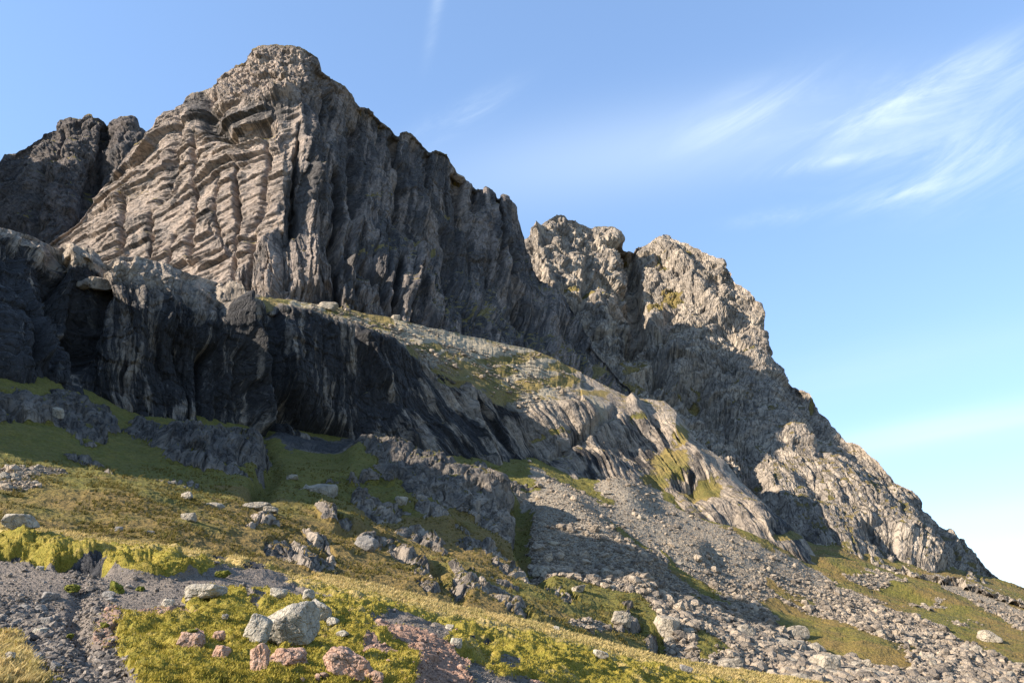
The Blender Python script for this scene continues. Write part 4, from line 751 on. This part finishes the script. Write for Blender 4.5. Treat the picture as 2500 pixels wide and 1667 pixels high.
# hillside boulders
HB = [("large flat pale boulder, longest one on the middle grass slope", 622, 1237, 54, 18, 0), ("brown block with a flat top above the longest flat boulder", 716, 1166, 28, 14, 0), ("low pale boulder right of the longest flat boulder", 662, 1247, 32, 14, 0), ("square grey stone left of the line of boulders on the grass", 457, 1214, 26, 17, 0), ("rounded pale boulder in the middle of the line on the grass", 524, 1236, 34, 16, 0), ("pale stone alone in the orange grass on the left slope", 462, 1266, 32, 20, 0),
      ("dark stone alone in the grass above the bank", 288, 1290, 16, 12, 0), ("flat pale stone above the bank, right of the dark one", 364, 1298, 22, 10, 0), ("small white stone high on the green slope under the cliff", 422, 1176, 16, 8, 0), ("tan rounded boulder resting on the pale slabs", 978, 1228, 30, 24, 0), ("pale pointed boulder on the dark leaning slabs under the terrace", 1375, 1098, 50, 40, 1), ("flat white block in the green strip beside the scree", 1482, 1204, 22, 10, 0),
      ("pale wedge-shaped boulder at the left end of the sunlit terrace", 800, 754, 42, 20, 1), ("pale boulder on the sunlit terrace below the crag", 972, 774, 20, 14, 1), ("pink and grey boulder tucked under the left end of the cliff", 137, 1012, 26, 28, 0), ("big grey slab-like boulder at the foot of the scree", 1632, 1548, 50, 52, 0), ("tall pale boulder at the bottom of the boulder field", 2030, 1640, 66, 50, 0), ("pale boulder on the right near the foot of the scree", 2426, 1562, 42, 26, 0), ("pale stone alone half way down the sunlit scree", 1760, 1354, 22, 9, 0), ("pale stone in the scree beside the green gully", 1352, 1326, 24, 12, 0), ("dark boulder standing at the left end of the near outcrop", 896, 1340, 50, 36, 0), ("low pale boulder at the foot of the grass, left of the scree", 1414, 1440, 36, 16, 0), ("rounded pale boulder on the outcrop left of the scree foot", 1520, 1518, 44, 34, 0)]
for k, (lb, px, py, w_, h_, sh) in enumerate(HB):
    boulder("boulder", lb, SD if sh else SE, px, py, w_, h_, M_field if 'dark' not in lb else M_dark, 200 + k*3, sub=3, tilt=random.uniform(-.2, .3))

# ---- boulder field: the largest blocks as objects of their own
field_meshes = [tri_mesh("field_boulder", *rock_shape(2, 300 + k, (1, random.uniform(.7, 1), random.uniform(.5, .8)), 9, .07, .08), M_field) for k in range(14)]
x, y = proj(SE.P)
def pick(weight, n, S=SE):
    wgt = weight.ravel().astype(float); wgt[S.back.ravel()] = 0; wgt /= wgt.sum(); return rng.choice(len(wgt), n, p=wgt)
foot = pl([(1200, 1330), (1350, 1400), (1500, 1440), (1650, 1500), (1800, 1520), (2000, 1550), (2200, 1570), (2500, 1600)], SE.px)
wgt = SE.scr*(sstep(-40, 40, SE.py - foot)*.92 + .025*(SE.px > 1300))*(SE.py < 1700)*(SE.px < 2560)*(SE.px > 1270)*(far_fan < -10)
ids = pick(wgt, 250); PP = SE.P.reshape(-1, 3)
first = None
for k, i in enumerate(ids):
    p = PP[i]; s_ = min(1.5, .38 + rng.pareto(2.6)*.42)*(1.0 if p[1] < 105 else 1.15)
    o = bpy.data.objects.new("scree_block", field_meshes[k % 14]); scene.collection.objects.link(o)
    o.location = p + [0, 0, s_*.18]; o.scale = (s_,)*3; o.rotation_euler = (rng.uniform(-.4, .4), rng.uniform(-.4, .4), rng.uniform(0, 6.28))
    zone = "low in the boulder field nearest the turf bank" if p[1] < 88 else ("in the boulder field below the long grass strip" if p[1] < 112 else "higher on the scree fan")
    o['label'] = ("big" if s_ > 1.1 else "middling" if s_ > .7 else "small") + " grey angular block lying " + zone; o['category'] = "boulder"; o['group'] = o['label'].replace('block', 'blocks')
# small boulders dotted on the grassy slope
wgt = SE.scr2*(1 - SE.scr)*(SE.py > 1000)*(SE.py < 1560); ids = pick(wgt, 45)
for k, i in enumerate(ids):
    p = PP[i]; s_ = (.22 + rng.pareto(3)*.25)*np.clip(p[1]/75, .7, 2)
    o = bpy.data.objects.new("slope_stone", field_meshes[k % 14]); scene.collection.objects.link(o)
    o.location = p + [0, 0, s_*.15]; o.scale = (s_,)*3; o.rotation_euler = (rng.uniform(-.4, .4), rng.uniform(-.4, .4), rng.uniform(0, 6.28))
    o['label'] = ("grey stone in the rubble spread on the left hillside grass" if p[0] < 0 else "grey stone scattered on the grass right of the scree fan"); o['category'] = "stone"; o['group'] = "stones scattered on the " + ("left hillside grass" if p[0] < 0 else "grass right of the scree")

def stones(name, label, Parr, sizes, mat, nvar=24, sub=1, flat=.65, seed=1):
    """one mesh of very many loose stones"""
    g = np.random.default_rng(seed); n = len(Parr); vs, fs = [], []; off = 0
    var = [rock_shape(sub, seed*100 + k, (1, g.uniform(.65, 1), g.uniform(.5, .85)), 8, .05, .06) for k in range(nvar)]
    which = g.integers(0, nvar, n)
    for k in range(nvar):
        m = which == k; c = int(m.sum())
        if not c: continue
        v, f = var[k]; a = g.uniform(0, 6.28, c); b = g.normal(0, .35, c)
        ca, sa, cb, sb = np.cos(a), np.sin(a), np.cos(b), np.sin(b)
        x_ = v[None, :, 0]*cb[:, None] + v[None, :, 2]*sb[:, None]; z_ = -v[None, :, 0]*sb[:, None] + v[None, :, 2]*cb[:, None]; y_ = np.repeat(v[None, :, 1], c, 0)
        q = np.stack([x_*ca[:, None] - y_*sa[:, None], x_*sa[:, None] + y_*ca[:, None], z_], -1)*sizes[m][:, None, None]
        q += Parr[m][:, None] + np.array([0, 0, 1])*(sizes[m]*.2)[:, None, None]
        vs.append(q.reshape(-1, 3)); fs.append((f[None] + (np.arange(c)*len(v))[:, None, None] + off).reshape(-1, 3)); off += c*len(v)
    o = bpy.data.objects.new(name, tri_mesh(name, np.concatenate(vs), np.concatenate(fs), mat)); scene.collection.objects.link(o)
    o['label'] = label; o['category'] = 'stones'; o['kind'] = 'stuff'; return o
wgt = SE.scr*(SE.py < 1720)*(SE.px < 2650)*(1 + 0*SE.px); ids = pick(wgt, 70000)
p = PP[ids]; down = sstep(-180, 60, (SE.py - foot).ravel()[ids])
sz = (.06 + .15*down)*(1 + rng.pareto(2.6, len(ids))*.9)*np.clip(p[:, 1]/120, .8, 1.25); sz = np.minimum(sz, 1.1)
stones("scree", "grey broken scree stones spread down the fan below the cliff", p, sz, M_scree, 24, 0, seed=2)
ids = pick(SE.scr2*(1 - SE.scr)*(1 - SE.rock*.6), 3500); p = PP[ids]; sz = (.07 + rng.pareto(3, len(ids))*.09)*np.clip(p[:, 1]/70, .7, 2.4)
stones("slope_rubble", "small grey stones strewn over the hillside grass", p, np.minimum(sz, .7), M_scree, 12, 0, seed=3)
wD = (SD.t > 0)*(SD.t < 1.0)*(SD.px > 760)*(SD.px < 1400)*scr.shape[0]*0.0 if False else None
DP = SD.P.reshape(-1, 3); wt = ((SD.t > .05) & (SD.t < 1.0) & (SD.px > 760) & (SD.px < 1380)).astype(float)*sstep(-.2, .2, fbm(SD.P, 9, 3, 777)); ids = pick(wt, 5000, SD); p = DP[ids]
stones("terrace_rubble", "pale rubble lying along the sunlit terrace above the lower cliff", p, np.minimum(.16 + rng.pareto(3, len(ids))*.16, 1.2), M_scree, 12, 0, seed=4)
FP = SF.P.reshape(-1, 3)
wt = SF.gravel*(SF.py > 1330)*(SF.py < 1720)*(SF.px < 1600); ids = pick(wt, 30000, SF); p = FP[ids]
big = sstep(60, 0, lined(SF.px, SF.py, [(30, 1530), (120, 1590), (190, 1640), (280, 1660)]) - 30).ravel()[ids] + .6*sstep(40, 0, lined(SF.px, SF.py, [(200, 1400), (230, 1480), (240, 1540), (270, 1620)]) - 8).ravel()[ids] + .7*sstep(50, 0, lined(SF.px, SF.py, [(0, 1480), (120, 1500)]) - 10).ravel()[ids]
sz = (.012 + rng.pareto(3.0, len(ids))*.012)*(1 + 1.9*big); stones("gravel", "loose grey gravel and pebbles in the rill and on the bare ground", p, np.minimum(sz, .13), M_peb, 20, 0, seed=5)
wt = (SF.red_*.5 + .08*SF.grassm*(SF.px > 700)*(SF.px < 1200))*(SF.py > 1400)*(SF.py < 1720); ids = pick(wt, 900, SF)
stones("pink_rubble", "pinkish broken stones around the pink bedrock", FP[ids], np.minimum(.02 + rng.pareto(3, 900)*.025, .14), M_pink, 10, 1, seed=6)

# ------------------------------------------------------------------ grass blades
def blades(name, label, base, hgt, lean, seed, mat, wid=.012, per=5):
    g = np.random.default_rng(seed); n = len(base)*per
    b = np.repeat(base, per, 0) + g.normal(0, .035, (n, 3))*[1, 1, .2]; h = np.repeat(hgt, per)*g.uniform(.5, 1.25, n)
    a = g.uniform(0, 6.28, n); w2 = wid*g.uniform(.6, 1.4, n)*(1 + b[:, 1]/30)
    side = np.stack([np.cos(a), np.sin(a), 0*a], -1)*w2[:, None]; bend = np.stack([g.normal(lean, .35, n), g.normal(0, .35, n), np.ones(n)], -1)*h[:, None]
    v = np.stack([b - side, b + side, b + bend*.6 + side*.6, b + bend*[1.25, 1.25, 1]], 1).reshape(-1, 3); k = np.arange(n)[:, None]*4
    f = np.concatenate([k + [0, 1, 2], k + [0, 2, 3]], 0)
    o = bpy.data.objects.new(name, tri_mesh(name, v, f, mat)); scene.collection.objects.link(o); o['label'] = label; o['category'] = 'grass'; o['kind'] = 'stuff'
def blade_mat(name, c1, c2):
    m, T, b = bsdf(name, .8, .2); g = T.new('ShaderNodeNewGeometry'); c = T.mix(g.outputs['Random Per Island'], c1, c2); n = T.noise(g.outputs['Position'], 1.1, 4, .6)
    c = T.mix(T.ramp(n, .35, .65), T.mix(1, c, (.75, .8, .7), 'MULTIPLY'), c); T.l.new(c, b.inputs['Base Color'])
    tr = T.new('ShaderNodeBsdfTranslucent'); T.l.new(c, tr.inputs[0]); mx = T.new('ShaderNodeMixShader'); mx.inputs[0].default_value = .3
    T.l.new(b.outputs[0], mx.inputs[1]); T.l.new(tr.outputs[0], mx.inputs[2]); T.l.new(mx.outputs[0], T.n['Material Output'].inputs[0]); return m
MG = blade_mat("turf_blades", (.24, .205, .022), (.43, .31, .06)); MS = blade_mat("dry_blades", (.62, .46, .21), (.46, .33, .12))
inF = (SF.py < 1760)*(SF.px > -150)*(SF.px < 2650)
ids = pick(SF.grassm*(1 - SF.dry*.7)*inF*(SF.px < 2100), 42000, SF); blades("turf_grass", "short yellow-green turf grass on the near mounds", FP[ids], rng.uniform(.02, .05, len(ids)), .1, 31, MG, .007)
wt = SE.grassm*(SE.py > 1120)*(SE.py < 1640)*(SE.px > -100)*(SE.px < 1750)*(1 - SE.scr); ids = pick(wt*sstep(-.3, .4, fbm(SE.P, 3, 3, 888)), 16000)
blades("hill_grass", "olive and brown tussock grass over the hillside", PP[ids], rng.uniform(.10, .28, len(ids)), .2, 33, blade_mat("hill_blades", (.125, .112, .022), (.22, .15, .045)), .011, 6)
ids = pick(SF.grassm*sstep(.5, .9, SF.dry)*inF, 14000, SF); blades("dry_grass", "pale straw-coloured dry grass along the crest of the bank", FP[ids], rng.uniform(.05, .12, len(ids)), .25, 32, MS, .007)
